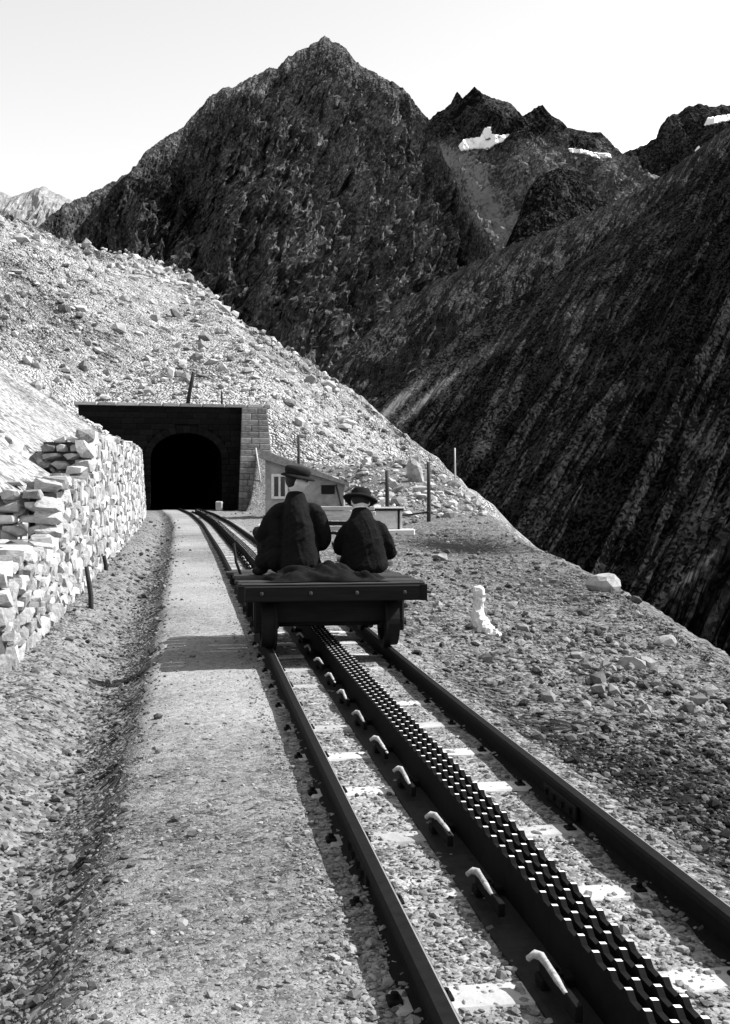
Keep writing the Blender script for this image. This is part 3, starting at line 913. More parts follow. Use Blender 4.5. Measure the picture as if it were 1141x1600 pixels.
def face_stones(y0, y1, top, base, along, high, segname):
    zz = -0.12; rs = random
    while True:
        h = high * rs.uniform(0.75, 1.3)
        y_ = y0 - rs.uniform(0, 0.08)
        any_ = False
        while y_ < y1:
            L = along * rs.uniform(0.55, 1.6)
            ym = y_ + L / 2
            b_ = base(ym); t_ = top(ym)
            if b_ + zz < t_ - 0.03 and ym < y1 + 0.02:
                any_ = True
                hh = min(h, t_ - b_ - zz + 0.05 + rs.uniform(0, 0.06))
                if hh > 0.05:
                    hd = math.atan2(float(xc(ym + .2) - xc(ym - .2)), 0.4)
                    lean = -0.065 * (zz + hh / 2)
                    X = float(xc(ym)) + WALL_U + lean - 0.16 + rs.uniform(-0.016, 0.016)
                    wv = 0.05 * math.sin(ym * 2.1 + zz * 5) + 0.03 * math.sin(ym * 5.3 + zz * 9)
                    places.append((Vector((X, ym, b_ + zz + hh / 2 + (wv if zz > 0.1 else 0))), Vector((L * rs.uniform(1.02, 1.18), 0.34, hh * rs.uniform(1.04, 1.25))), hd))
            y_ += L
        zz += h
        if not any_: break
tz = lambda f: float(f)
base = lambda y_: float(zc(y_)) - 0.06
face_stones(7.5, 13.7, lambda y_: 0.92 + 0.05 * math.sin(y_ * 3), base, 0.26, 0.17, 1)
face_stones(13.7, 19.4, lambda y_: float(np.interp(y_, [13.7, 19.4], [1.63, 1.88])) + 0.05 * math.sin(y_ * 4), base, 0.27, 0.17, 2)
face_stones(19.4, 60.5, lambda y_: float(np.interp(y_, [19.4, 60], [2.56, 3.96])) + 0.06 * math.sin(y_ * 2.3), base, 0.42, 0.24, 3)
# ends of the steps, facing the camera, and the tops of the low stretches
def end_stones(y_, z0, z1, u0, u1, along, high, ragged=0.0):
    zz = z0
    while zz < z1 - 0.04:
        h = min(high * random.uniform(0.7, 1.3), z1 - zz + 0.05)
        uu = u1
        lim = u0 + ragged * (zz - z0) / max(z1 - z0, .1)
        while uu > lim:
            L = along * random.uniform(0.6, 1.5)
            X = float(xc(y_)) + uu - L / 2 - 0.05 * zz
            places.append((Vector((X, y_ + 0.12 + random.uniform(-0.06, 0.06), zz + h / 2)), Vector((L * 0.90, 0.30, h * 0.86)), math.pi / 2 + random.uniform(-.1, .1)))
            uu -= L
        zz += h
end_stones(13.7, 0.90, 1.66, -4.2, -2.97, 0.24, 0.14)
end_stones(19.4, 1.85, 2.60, -3.75, -2.97, 0.24, 0.14, 0.35)
def top_stones(y0, y1, zf, n):
    for _ in range(n):
        y_ = random.uniform(y0, y1)
        places.append((Vector((float(xc(y_)) - random.uniform(3.05, 3.8), y_, zf(y_) + random.uniform(-0.03, 0.03))), Vector((random.uniform(.16, .4), random.uniform(.14, .3), random.uniform(.06, .13))), random.uniform(0, 3)))
top_stones(9.0, 13.6, lambda y_: 0.93, 70)
top_stones(14.0, 19.2, lambda y_: float(np.interp(y_, [13.7, 19.4], [1.63, 1.88])), 24)
vis = [p for p in places if p[0].y > 9.2]
vis.sort(key=lambda p: -(p[1].x * p[1].z) / (p[0].y ** 2))
single, rest = vis[:300], vis[300:]
for i, (c, s_, hd) in enumerate(single):
    o = link('stone', VAR[i % len(VAR)], None, wall)
    o.location = c
    o.scale = s_
    o.rotation_euler = (random.uniform(-.06, .06) + (math.pi if i % 3 == 0 else 0), random.uniform(-.14, .14), math.pi / 2 - hd + random.uniform(-.05, .05))
VS, FS, TS = [], [], []
off = 0
for i, (c, s_, hd) in enumerate(rest):
    me = VAR[i % len(VAR)]
    co = np.empty(len(me.vertices) * 3, dtype=np.float32); me.vertices.foreach_get('co', co); co = co.reshape(-1, 3)
    a = math.pi / 2 - hd + random.uniform(-.06, .06)
    co = co * np.array(s_)
    if i % 2: co = co * np.array((-1, -1, 1))
    co = np.stack([co[:, 0] * math.cos(a) - co[:, 1] * math.sin(a), co[:, 0] * math.sin(a) + co[:, 1] * math.cos(a), co[:, 2]], -1) + np.array(c)
    tri = np.array([p.vertices[:] for p in me.polygons if len(p.vertices) == 3], dtype=np.int32)
    VS.append(co); FS.append(tri + off); TS.append(np.full(len(co), random.random())); off += len(co)
o = link('small_stones', np_mesh('small_stones', np.concatenate(VS), np.concatenate(FS), False, {'tone': np.concatenate(TS)}), M['drystone_far'], wall)
o['kind'] = 'stuff'
# earth core behind the face
bm = bmesh.new()
rows = []
for y_ in [7.3, 9, 11, 13.845, 13.88, 16, 19.545, 19.58, 22, 26, 30, 35, 40, 45, 50, 55, 60.4]:
    t_ = float(wall_top(np.array(y_ - 0.15))) - 0.07; b_ = float(zc(y_)) - 0.4; c_ = float(xc(y_))
    rows.append([bm.verts.new((c_ + WALL_U - 0.055, y_, b_)), bm.verts.new((c_ + WALL_U - 0.055 - 0.065 * t_, y_, t_)), bm.verts.new((c_ - 4.3 if y_ < 19.5 else c_ - 3.75, y_, t_)), bm.verts.new((c_ - 4.3 if y_ < 19.5 else c_ - 3.75, y_, b_))])
for a, b in zip(rows, rows[1:]):
    for k in range(4):
        bm.faces.new((a[k], a[(k + 1) % 4], b[(k + 1) % 4], b[k]))
bm.faces.new(rows[0]); bm.faces.new(rows[-1][::-1])
link('wall_core', bm_mesh('wall_core', bm), M['core'], wall)

# ------------------------------------------------------------------ tunnel portal
portal = empty('tunnel_portal', (PORTAL_X, PORTAL_Y, 0.80), PORTAL_YAW)
tag(portal, 'sooty stone tunnel portal with arched opening and stone buttress', 'tunnel portal')
PH = 6.45; PL = -6.55; PR = 4.95; OW = 2.2; SP = 3.25; AR = 1.6      # height, left and right ends, half opening, springing line
def extrude_poly(name, pts, y0, y1, mat, parent):
    bm = bmesh.new()
    a = [bm.verts.new((p[0], y0, p[1])) for p in pts]
    b = [bm.verts.new((p[0], y1, p[1])) for p in pts]
    bm.faces.new(a).normal_update(); bm.faces.new(b[::-1]).normal_update()
    n_ = len(pts)
    for i in range(n_):
        bm.faces.new((a[i], b[i], b[(i + 1) % n_], a[(i + 1) % n_]))
    bmesh.ops.triangulate(bm, faces=[f for f in bm.faces if len(f.verts) > 4])
    return link(name, bm_mesh(name, bm), mat, parent)
arch = [(-OW * math.cos(t), SP + AR * math.sin(t)) for t in np.linspace(0, math.pi, 25)]
outline = [(PL, -0.6), (PL, PH), (PR, PH), (PR, -0.6), (OW, -0.6)] + [p for p in arch[::-1]] + [(-OW, -0.6)]
extrude_poly('wall_core', outline, 0.10, 1.9, M['mortar'], portal)
BLK = {}
def block(name, x0, x1, z0, z1, y0, y1, mat, parent, gap=0.018):
    w_, h_, d_ = x1 - x0 - gap, z1 - z0 - gap, y1 - y0
    key = (round(w_ / 0.06), round(h_ / 0.03), round(d_ / 0.05), mat)
    if key not in BLK:
        bm = bmesh.new()
        add_box(bm, (-.5, -.5, -.5), (.5, .5, .5), 0.0)
        fr = [v for v in bm.verts]
        es = [e for e in bm.edges if all(v.co.y < 0 for v in e.verts)]
        bmesh.ops.bevel(bm, geom=es, offset=0.06, segments=1, affect='EDGES')
        BLK[key] = bm_mesh(name, bm); BLK[key].materials.append(M[mat])
    o = link(name, BLK[key], None, parent)
    o.location = ((x0 + x1) / 2, (y0 + y1) / 2 - random.uniform(0, 0.025), (z0 + z1) / 2)
    o.scale = (w_, d_, h_)
    o.rotation_euler = (random.uniform(-.01, .01), 0, random.uniform(-.012, .012))
    return o
RO = OW + 0.42; RA = AR + 0.42
nc_ = 18
ch = PH / nc_
for i in range(nc_):
    z0, z1 = i * ch, (i + 1) * ch
    zm = (z0 + z1) / 2
    if zm < SP: cut = RO - (0.12 if i % 2 else -0.06)
    elif zm < SP + RA: cut = RO * math.sqrt(max(1 - ((zm - SP) / RA) ** 2, 0)) + 0.02
    else: cut = 0
    spans = [(PL, -cut), (cut, PR)] if cut > 0.05 else [(PL, PR)]
    for a, b in spans:
        x_ = a
        first = True
        while x_ < b - 0.05:
            L = random.uniform(0.6, 1.0) * (0.6 if first and i % 2 else 1)
            first = False
            if b - (x_ + L) < 0.3: L = b - x_
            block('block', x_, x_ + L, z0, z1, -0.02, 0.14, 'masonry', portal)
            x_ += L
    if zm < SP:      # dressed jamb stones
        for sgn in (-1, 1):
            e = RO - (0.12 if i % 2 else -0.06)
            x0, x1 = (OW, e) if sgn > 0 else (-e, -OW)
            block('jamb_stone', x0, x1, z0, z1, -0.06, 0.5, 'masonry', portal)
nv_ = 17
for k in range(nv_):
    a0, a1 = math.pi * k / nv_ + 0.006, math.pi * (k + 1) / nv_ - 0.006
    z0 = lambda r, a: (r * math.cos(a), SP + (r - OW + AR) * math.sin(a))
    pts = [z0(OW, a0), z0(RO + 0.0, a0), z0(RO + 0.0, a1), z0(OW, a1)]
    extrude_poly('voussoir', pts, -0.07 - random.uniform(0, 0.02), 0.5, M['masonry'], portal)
x_ = PL - 0.25
while x_ < PR + 0.2:
    L = min(random.uniform(1.0, 1.5), PR + 0.3 - x_)
    block('coping', x_, x_ + L, PH, PH + 0.22, -0.22, 1.9, 'coping', portal)
    x_ += L
# tunnel bore
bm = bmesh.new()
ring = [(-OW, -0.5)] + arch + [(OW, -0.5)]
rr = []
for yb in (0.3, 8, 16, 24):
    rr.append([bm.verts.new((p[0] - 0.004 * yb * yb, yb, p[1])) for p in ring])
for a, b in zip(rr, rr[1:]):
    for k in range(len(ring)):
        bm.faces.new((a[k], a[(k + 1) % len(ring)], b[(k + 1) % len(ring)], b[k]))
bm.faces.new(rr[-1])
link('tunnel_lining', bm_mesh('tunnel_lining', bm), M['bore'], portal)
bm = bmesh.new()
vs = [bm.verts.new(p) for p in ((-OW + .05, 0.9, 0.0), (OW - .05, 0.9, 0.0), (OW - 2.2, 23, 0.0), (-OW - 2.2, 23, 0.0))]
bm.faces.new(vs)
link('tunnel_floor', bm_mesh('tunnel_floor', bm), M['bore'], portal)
# buttress at the right, wider at the foot
bt = empty('buttress', (0, 0, 0)); bt.parent = portal
bcs = 17
BH = PH - 0.02
def but(z):
    t = z / BH
    return 3.42 * t + 3.12 * (1 - t), 4.98 * t + 5.55 * (1 - t), -(0.55 * t + 1.25 * (1 - t))
bm = bmesh.new()
lo_ = but(-0.5); hi_ = but(BH - 0.02)
rr = []
for z_, b_ in ((-0.5, lo_), (BH - 0.02, hi_)):
    rr.append([bm.verts.new((b_[0] + .07, b_[2] + .12, z_)), bm.verts.new((b_[1] - .07, b_[2] + .12, z_)), bm.verts.new((b_[1] - .07, 0.3, z_)), bm.verts.new((b_[0] + .07, 0.3, z_))])
for k in range(4): bm.faces.new((rr[0][k], rr[0][(k + 1) % 4], rr[1][(k + 1) % 4], rr[1][k]))
bm.faces.new(rr[1]); bm.faces.new(rr[0][::-1])
link('buttress_core', bm_mesh('buttress_core', bm), M['mortar_pale'], bt)
for i in range(bcs):
    z0, z1 = i * BH / bcs, (i + 1) * BH / bcs
    x0, x1, yf = but((z0 + z1) / 2)
    cuts = [x0, x0 + (x1 - x0) * (0.36 if i % 2 else 0.62), x1]
    if i < 6: cuts = [x0, x0 + (x1 - x0) * (0.3 if i % 2 else 0.24), x0 + (x1 - x0) * (0.64 if i % 2 else 0.7), x1]
    for a, b in zip(cuts, cuts[1:]):
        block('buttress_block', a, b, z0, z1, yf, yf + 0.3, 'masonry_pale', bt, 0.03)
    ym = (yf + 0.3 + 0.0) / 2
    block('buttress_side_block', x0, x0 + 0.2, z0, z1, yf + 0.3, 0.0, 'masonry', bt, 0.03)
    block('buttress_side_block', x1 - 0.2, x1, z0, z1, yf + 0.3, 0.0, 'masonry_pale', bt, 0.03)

def pole(name, px, py_top, D, r, label, cat='pole', lean=(0, 0), mat='pole', base_z=None, group=None, top_r=None):
    t = P(px, py_top, D)
    x = t.x
    zb = float(terrain_z(np.array(x), np.array(float(D)))) if base_z is None else base_z
    h = t.z - zb
    o = tube_obj(name, [(lean[0] * q * h + 0.01 * math.sin(q * 5), lean[1] * q * h, q * h - (0.25 if q == 0 else 0)) for q in (0, .3, .6, 1)], [r, r * .96, r * .9, top_r or r * 0.8], M[mat], None, 8)
    o.location = (x - lean[0] * h, D - lean[1] * h, zb)
    tag(o, label, cat, group)
    return o
pole('leaning_pole', 303, 582, 73.6, 0.14, 'thick dark pole leaning to the right on top of the tunnel portal', lean=(0.2, 0))
pole('short_pole', 347, 612, 73.4, 0.07, 'short thin stake on the tunnel portal right of the leaning pole')
pole('fence_post', 605, 735, 45.5, 0.09, 'dark fence post standing just right of the sitter in the broad hat', group='fence posts', cat='post')
pole('fence_post', 670, 722, 42.5, 0.08, 'tall dark fence post at the foot of the scree, farther right', group='fence posts', cat='post')
pole('telegraph_pole', 467, 680, 53.5, 0.08, 'thin pole rising behind the peaked hat beside the hut')
pole('thin_stake', 711, 700, 60, 0.05, 'thin pale stake on the hill crest at the right', mat='wood_pale', base_z=2.1)
a = P(605, 806, 45.4); b = P(670, 800, 42.4)
tube_obj('fence_rail', [a, (a + b) / 2 + Vector((0, 0, -0.04)), b], 0.035, M['pole'])
tag(bpy.data.objects['fence_rail'], 'thin dark rail strung between the two fence posts', 'rail')
# stakes against the wall
for px, pyt, D, r, lb in ((136, 885, 14.2, 0.035, 'dark stake leaning against the dry stone wall, nearer one'), (163, 868, 19.5, 0.04, 'short dark stake by the wall, farther one')):
    pole('wall_stake', px, pyt, D, r, lb, 'stake', lean=(-0.10, 0), group='stakes along the wall')
# pale block and leaning bar at the foot of the portal
bm = bmesh.new()
add_box(bm, (-.2, -.2, 0), (.2, .2, .55), 0.05, 0.03)
o = link('stone_block', bm_mesh('stone_block', bm), M['coping'])
pp = P(343, 790, 68.6); o.location = (pp.x, pp.y, 0.8)
tag(o, 'pale stone block standing at the right jamb of the tunnel', 'stone')
tube_obj('leaning_bar', [P(412, 783, 68.0), P(400, 700, 68.5)], 0.05, M['wood_pale'])
tag(bpy.data.objects['leaning_bar'], 'thin pale bar leaning against the buttress', 'bar')

# ------------------------------------------------------------------ hut behind the sitters
hut = empty('hut', (0, 50, 0))
tag(hut, 'low plastered hut with sloping roof beside the tunnel portal', 'hut')
hx0, hx1 = -4.45, -0.95
HZ = 0.75
def hz(x): return 3.35 + (x - hx0) / (hx1 - hx0) * (2.15 - 3.35)
extrude_poly('wall', [(hx0, HZ - .6), (hx0, hz(hx0)), (hx1, hz(hx1)), (hx1, HZ - .6)], 0, 2.6, M['plaster'], hut)
extrude_poly('roof', [(hx0 - .25, hz(hx0) + .38), (hx1 + .25, hz(hx1) + .06), (hx1 + .25, hz(hx1) - .08), (hx0 - .25, hz(hx0) - .02)], -0.28, 2.9, M['roof'], hut)
wf = box_obj('window', (-4.18, -0.05, 1.5), (-3.45, 0.02, 2.62), M['white'], hut, 0.01)
box_obj('pane', (-4.05, -0.062, 1.62), (-3.86, -0.04, 2.50), M['glass'], wf, 0.0)
box_obj('pane', (-3.76, -0.062, 1.62), (-3.57, -0.04, 2.50), M['glass'], wf, 0.0)
dr = box_obj('shutter', (-1.95, -0.06, 1.72), (-1.35, -0.005, 2.12), M['wood_dark'], hut, 0.01)
dr.rotation_euler = (0, 0, 0)
tube_obj('prop', [(-1.0, -0.1, 1.0), (-1.3, -0.1, 2.15)], 0.04, M['pole'], hut)
# timbers stacked behind the trolley
for i in range(6):
    z0 = 0.30 + i * 0.165
    nm = ['lowest', 'second from the bottom', 'third from the bottom', 'third from the top', 'second from the top', 'topmost'][i]
    o = box_obj('timber', (-1.0 + random.uniform(-.12, .05), -0.12, 0), (1.0 + random.uniform(-.05, .12), 0.12, 0.12), M['wood_pale'] if i not in (0, 2) else M['wood_dark'], None, 0.01, 0.006)
    o.location = (-0.75, 36.4 + random.uniform(-.04, .04), z0)
    o.rotation_euler = (0, 0, random.uniform(-.04, .04))
    tag(o, ('pale' if i not in (0, 2) else 'dark') + ' squared timber, ' + nm + ' of the stack between the sitters', 'timber', 'timbers stacked beside the track')
    for xs_ in (-0.7, 0.7):
        if i < 5:
            b_ = box_obj('spacer', (xs_ - .05, -.1, .12), (xs_ + .05, .1, .163), M['wood_dark'], o, 0.004)
gz = float(terrain_z(np.array(-0.75), np.array(36.4)))
for b_ in [ob for ob in COL.objects if ob.name.startswith('timber')]:
    b_.location.z += gz - 0.30
# whitewashed trough
tr = empty('trough', ((0.78), 39.0, float(terrain_z(np.array(0.8), np.array(39.0))) - 0.02))
tag(tr, 'whitewashed box trough on a pale slab behind the right sitter', 'trough')
box_obj('base_slab', (-0.8, -0.45, -0.1), (0.95, 0.55, 0.12), M['white'], tr, 0.03, 0.02)
box_obj('body', (-0.7, -0.25, 0.12), (0.36, 0.4, 0.78), M['white'], tr, 0.015)
box_obj('corner_post', (0.36, -0.30, 0.12), (0.42, 0.42, 0.78), M['wood_dark'], tr, 0.006)
box_obj('side_panel', (0.42, -0.28, 0.12), (0.50, 0.40, 0.78), M['white'], tr, 0.006)
box_obj('rim', (-0.76, -0.34, 0.78), (0.56, 0.46, 0.84), M['wood_dark'], tr, 0.01)
box_obj('lid', (-0.78, -0.36, 0.84), (0.58, 0.48, 0.90), M['white'], tr, 0.012)

# ------------------------------------------------------------------ rails, rack and sleepers
def sweep(name, prof, offs, y0, y1, dy, mat, parent=None, z_add=0.0, mats=None, facemat=None):
    """prof: closed list of (lateral, height)"""
    ysw = np.arange(y0, y1 + 1e-6, dy)
    X = xc(ysw) ; tx = np.gradient(X, ysw); ln = np.sqrt(1 + tx ** 2)
    nx, ny = 1 / ln, -tx / ln
    k = len(prof)
    V = np.zeros((len(ysw), k, 3))
    for j, (a, h) in enumerate(prof):
        V[:, j, 0] = X + nx * (offs + a); V[:, j, 1] = ysw + ny * (offs + a); V[:, j, 2] = zc(ysw) + h + z_add
    V = V.reshape(-1, 3)
    fs = []; mi = []
    for i in range(len(ysw) - 1):
        for j in range(k):
            fs.append((i * k + j, i * k + (j + 1) % k, (i + 1) * k + (j + 1) % k, (i + 1) * k + j)); mi.append(facemat[j] if facemat else 0)
    me = np_mesh(name, V, fs, False)
    bm = bmesh.new(); bm.from_mesh(me)
    bm.verts.ensure_lookup_table()
    bm.faces.new([bm.verts[j] for j in range(k)]); bm.faces.new([bm.verts[len(V) - 1 - j] for j in range(k)])
    bmesh.ops.recalc_face_normals(bm, faces=bm.faces[:])
    bm.to_mesh(me); bm.free()
    for m_ in (mats or [mat]): me.materials.append(m_)
    if facemat:
        me.polygons.foreach_set('material_index', mi + [0, 0])
    return link(name, me, None, parent)

RT = 0.14
rail_prof = [(-.055, 0.0), (.055, 0.0), (.055, .012), (.010, .028), (.010, .095), (.030, .105), (.032, RT - .012), (.026, RT - .002), (.020, RT), (-.022, RT), (-.032, RT - .010), (-.030, .105), (-.010, .095), (-.010, .028), (-.055, .012)]
fm = [0] * 15
fm[7] = 1  # only the sunward top corner gets the painted highlight
for sgn, lb in ((-1, 'left steel running rail beside the footpath'), (1, 'right steel running rail on the valley side')):
    o = sweep('rail', rail_prof, sgn * 0.53, -4, 76, 0.35, None, None, 0.02, [M['rail'], M['rail_edge']], fm)
    tag(o, lb, 'rail', 'running rails')

for sgn, ob in ((-1, 'rail'), (1, 'rail.001')):       # bolted joint
    yj = 4.35 if sgn < 0 else 5.2
    for side in (-1, 1):
        bm = bmesh.new()
        add_box(bm, (-0.007, -0.23, -0.032), (0.007, 0.23, 0.032), 0.003)
        for q in (-0.17, -0.06, 0.06, 0.17):
            add_box(bm, (side * 0.006 - 0.008, q - 0.013, -0.013), (side * 0.006 + 0.012 * side + 0.0, q + 0.013, 0.013), 0.003)
        fp = link('fishplate', bm_mesh('fishplate', bm), M['iron'], bpy.data.objects[ob])
        fp.location = (float(xc(yj)) + sgn * 0.53 + side * 0.022, yj, float(zc(yj)) + 0.02 + 0.068)
        fp.rotation_euler = (0, 0, math.atan(0.15))
rack = empty('rack_rail')
tag(rack, 'toothed steel rack rail of parallel bars midway between the rails', 'rack rail')
def rack_bar(off, phase, y0=1.9, y1=60.0, pitch=0.12):
    """flat bar with teeth cut in its upper edge, worn tips painted bright as if sunlit"""
    hw = 0.009; z0, zr, zt = 0.05, 0.202, 0.220
    V = []; Fq = []; mi = []
    secs = []
    y_ = y0 + phase
    while y_ < y1:
        secs += [(y_, zr), (y_ + 0.024, zt), (y_ + 0.040, zt), (y_ + 0.064, zr)]
        y_ += pitch
    ysx = np.array([s[0] for s in secs]); X = xc(ysx); Z = zc(ysx)
    for i, (yy, h) in enumerate(secs):
        for a, hh in ((-hw, z0), (hw, z0), (hw, h), (-hw, h)):
            V.append((X[i] + off + a, yy, Z[i] + hh))
    for i in range(len(secs) - 1):
        a, b = i * 4, i * 4 + 4
        for j in range(4):
            Fq.append((a + j, a + (j + 1) % 4, b + (j + 1) % 4, b + j))
            mi.append(1 if (j == 2 and i % 4 == 1) else 0)
    me = np_mesh('rack_bar', V, Fq)
    me.materials.append(M['rack']); me.materials.append(M['tooth'])
    me.polygons.foreach_set('material_index', mi)
    o = link('rack_bar', me, None, rack)
    # outward normals
    bm = bmesh.new(); bm.from_mesh(me); bmesh.ops.recalc_face_normals(bm, faces=bm.faces[:]); bm.to_mesh(me); bm.free()
for off, ph in ((-0.062, 0.0), (-0.020, 0.06), (0.022, 0.02), (0.064, 0.08)):
    rack_bar(off, ph)
# dark strip added for the rack's shadow and oil stain, running out to the left
M['shade_strip'] = plain_mat('oily_shade_strip', 0.008, 0.035, 16, 0.8, 0.0, 0.003, 0.1)
sweep('shade_strip', [(-.205, .0), (.085, .0), (.085, .052), (.03, .058), (-.10, .058), (-.190, .050), (-.205, .044)], 0.0, 1.8, 62, 0.35, M['shade_strip'], rack)
# chairs that carry the rack, on every sleeper, and sleepers
def chair_meshes():
    bm = bmesh.new()
    add_box(bm, (-0.175, -0.035, 0.050), (-0.060, 0.035, 0.085), 0.006)
    add_box(bm, (-0.165, -0.30, 0.080), (-0.142, 0.02, 0.128), 0.003)
    add_box(bm, (0.068, -0.035, 0.050), (0.105, 0.035, 0.16), 0.006)
    for yy in (-0.02, 0.02):
        add_box(bm, (-0.125, yy - 0.009, 0.084), (-0.105, yy + 0.009, 0.098), 0.002)
    a = bm_mesh('chair', bm)
    bm = bmesh.new()       # hooked lug left of the rack, sunlight on its top put into the pale colour
    add_tube(bm, [(-0.151, -0.33, 0.124), (-0.153, -0.22, 0.130), (-0.153, -0.08, 0.134), (-0.156, -0.02, 0.136), (-0.172, 0.015, 0.134), (-0.192, 0.020, 0.120)], [0.007, 0.012, 0.010, 0.013, 0.012, 0.008], 6)
    for v in bm.verts:
        v.co += Vector((random.uniform(-.003, .003), random.uniform(-.006, .006), random.uniform(-.003, .003)))
    b = bm_mesh('lug', bm, True)
    return a, b
cm, lm = chair_meshes()
cm.materials.append(M['rack']); lm.materials.append(M['bracket'])
bm = bmesh.new()
add_box(bm, (-0.62, -0.085, -0.09), (0.62, 0.085, 0.016), 0.014)
sm_ = bm_mesh('sleeper', bm); sm_.materials.append(M['sleeper'])
ORD = ['first', 'second', 'third', 'fourth', 'fifth', 'sixth', 'seventh', 'eighth', 'ninth']
bm = bmesh.new()
add_box(bm, (-0.022, -0.03, 0.0), (0.022, 0.03, 0.018), 0.004)
add_lathe(bm, [(0.012, 0.018), (0.012, 0.034), (0.006, 0.036)], 6)
clip_me = bm_mesh('rail_clip', bm); clip_me.materials.append(M['rail'])
y_ = 2.55
i = 0
while y_ < 62:
    hd = math.atan2(-(float(xc(y_ + .3)) - float(xc(y_ - .3))), 0.6)
    loc = (float(xc(y_)), y_, float(zc(y_)))
    if 3.0 < y_ < 40:
        o = link('sleeper', sm_)
        o.location = (loc[0], loc[1], loc[2] + 0.024); o.rotation_euler = (0, 0, hd + random.uniform(-.01, .01))
        if y_ < 12:
            for cx in (-0.605, -0.455, 0.455, 0.605):
                q_ = link('rail_clip', clip_me, None, o); q_.location = (cx, 0, 0.008)
        lb = ('pale dusty sleeper half buried in ballast, ' + ORD[i - 1] + ' from the bottom edge of the picture') if i <= len(ORD) else 'dusty sleeper half buried in ballast at or beyond the trolley'
        tag(o, lb, 'sleeper', 'sleepers under the track' if i <= len(ORD) else 'sleepers beyond the trolley')
    c_ = link('chair', cm, None, rack); c_.location = loc; c_.rotation_euler = (0, 0, hd)
    if y_ < 22:
        l_ = link('lug', lm, None, c_)
        k_ = random.uniform(0.55, 1.05); l_.scale = (1, k_, 1); l_.rotation_euler = (0, 0, random.uniform(-.05, .05)); l_.location = (random.uniform(-.006, .006), random.uniform(-.02, .02), random.uniform(-.006, .003))
    y_ += 0.765
    i += 1

# ------------------------------------------------------------------ the trolley
CY = 9.68
hd = math.atan2(-(float(xc(12.)) - float(xc(9.))), 3.0)
cart = empty('rail_trolley', (float(xc(CY)), CY, float(zc(CY)) + RT + 0.02), hd)
tag(cart, 'dark wooden flat rail trolley on iron wheels carrying two people', 'rail trolley')
# local frame: +y along the track away from the camera, origin at rail top under the near edge
DZ, DL, DW = 0.585, 1.95, 0.815
nb = 10
for k in range(nb):
    y0, y1 = 0.02 + k * (DL - 0.0) / nb, 0.02 + (k + 1) * (DL - 0.0) / nb - 0.012
    ex = random.uniform(-.03, .01) + (0.07 if k == 8 else 0)
    box_obj('deck_plank', (-DW - ex, y0, DZ - 0.035), (DW + random.uniform(-.02, .02), y1, DZ + random.uniform(-.004, .004)), M['wood_edge'], cart, 0.006, 0.003)
box_obj('end_beam', (-DW + 0.0, -0.06, DZ - 0.150), (DW + 0.0, 0.015, DZ - 0.012), M['wood_dark'], cart, 0.012, 0.003)
box_obj('end_beam', (-DW + 0.0, DL + 0.025, DZ - 0.155), (DW + 0.0, DL + 0.09, DZ - 0.012), M['wood_dark'], cart, 0.012, 0.003)
box_obj('end_board', (-DW + 0.02, -0.045, DZ - 0.010), (DW - 0.01, 0.015, DZ + 0.004), M['wood_edge'], cart, 0.006, 0.002)
for sx in (-1, 1):
    box_obj('side_sill', (sx * 0.60 - 0.06, 0.02, DZ - 0.15), (sx * 0.60 + 0.06, DL, DZ - 0.04), M['wood_dark'], cart, 0.01)
for yy in (0.30, 1.65):
    box_obj('cross_bearer', (-0.66, yy - 0.09, DZ - 0.36), (0.66, yy - 0.03, DZ - 0.152), M['wood_dark'], cart, 0.008)
    tube_obj('axle', [(-0.70, yy, 0.215), (0.70, yy, 0.215)], 0.032, M['iron'], cart, 10)
    for sx in (-1, 1):
        bm = bmesh.new()
        # flanged wheel, tread then flange on the inner side
        prof = [(0.05, -0.075), (0.05, -0.05), (0.165, -0.035), (0.168, -0.062), (0.212, -0.062), (0.216, 0.045), (0.240, 0.052), (0.240, 0.068), (0.215, 0.074), (0.170, 0.070), (0.165, 0.02), (0.05, 0.035), (0.05, 0.075)]
        add_lathe(bm, [(r, h * -sx) for r, h in prof], 32, 'x')
        wh = link('wheel', bm_mesh('wheel', bm, False), M['iron'], cart)
        wh.location = (sx * 0.545, yy, 0.216)
        bm = bmesh.new()
        add_lathe(bm, [(0.045, -0.10), (0.06, -0.085), (0.06, 0.085), (0.045, 0.10)], 14, 'x')
        hb = link('hub', bm_mesh('hub', bm), M['iron'], wh)
        bm = bmesh.new()
        add_box(bm, (sx * 0.62 - 0.05, yy - 0.08, 0.14), (sx * 0.62 + 0.05, yy + 0.08, DZ - 0.152), 0.012)
        ab = link('axle_box', bm_mesh('axle_box', bm), M['iron'], cart)
for bx in (-0.62, -0.2, 0.2, 0.62):       # bolt heads and iron straps on the end beam
    bm = bmesh.new(); add_lathe(bm, [(0.004, -0.02), (0.016, -0.016), (0.018, 0.0)], 8)
    bo = link('bolt', bm_mesh('bolt', bm), M['wood_edge'], cart); bo.location = (bx, -0.06, DZ - 0.08); bo.rotation_euler = (R(-90), 0, 0)
for sx in (-1, 1):
    box_obj('corner_iron', (sx * 0.79 - 0.03, -0.066, DZ - 0.153), (sx * 0.79 + 0.03, -0.05, DZ - 0.010), M['iron'], cart, 0.004)
tube_obj('brake_lever', [(-0.72, 1.25, DZ - 0.05), (-0.78, 1.30, DZ + 0.12), (-0.80, 1.34, DZ + 0.30)], 0.014, M['iron'], cart, 8)

CW = cart.matrix_basis.copy()
def on_cart(x, y, z=0.0):
    return CW @ Vector((x, y, DZ + z))

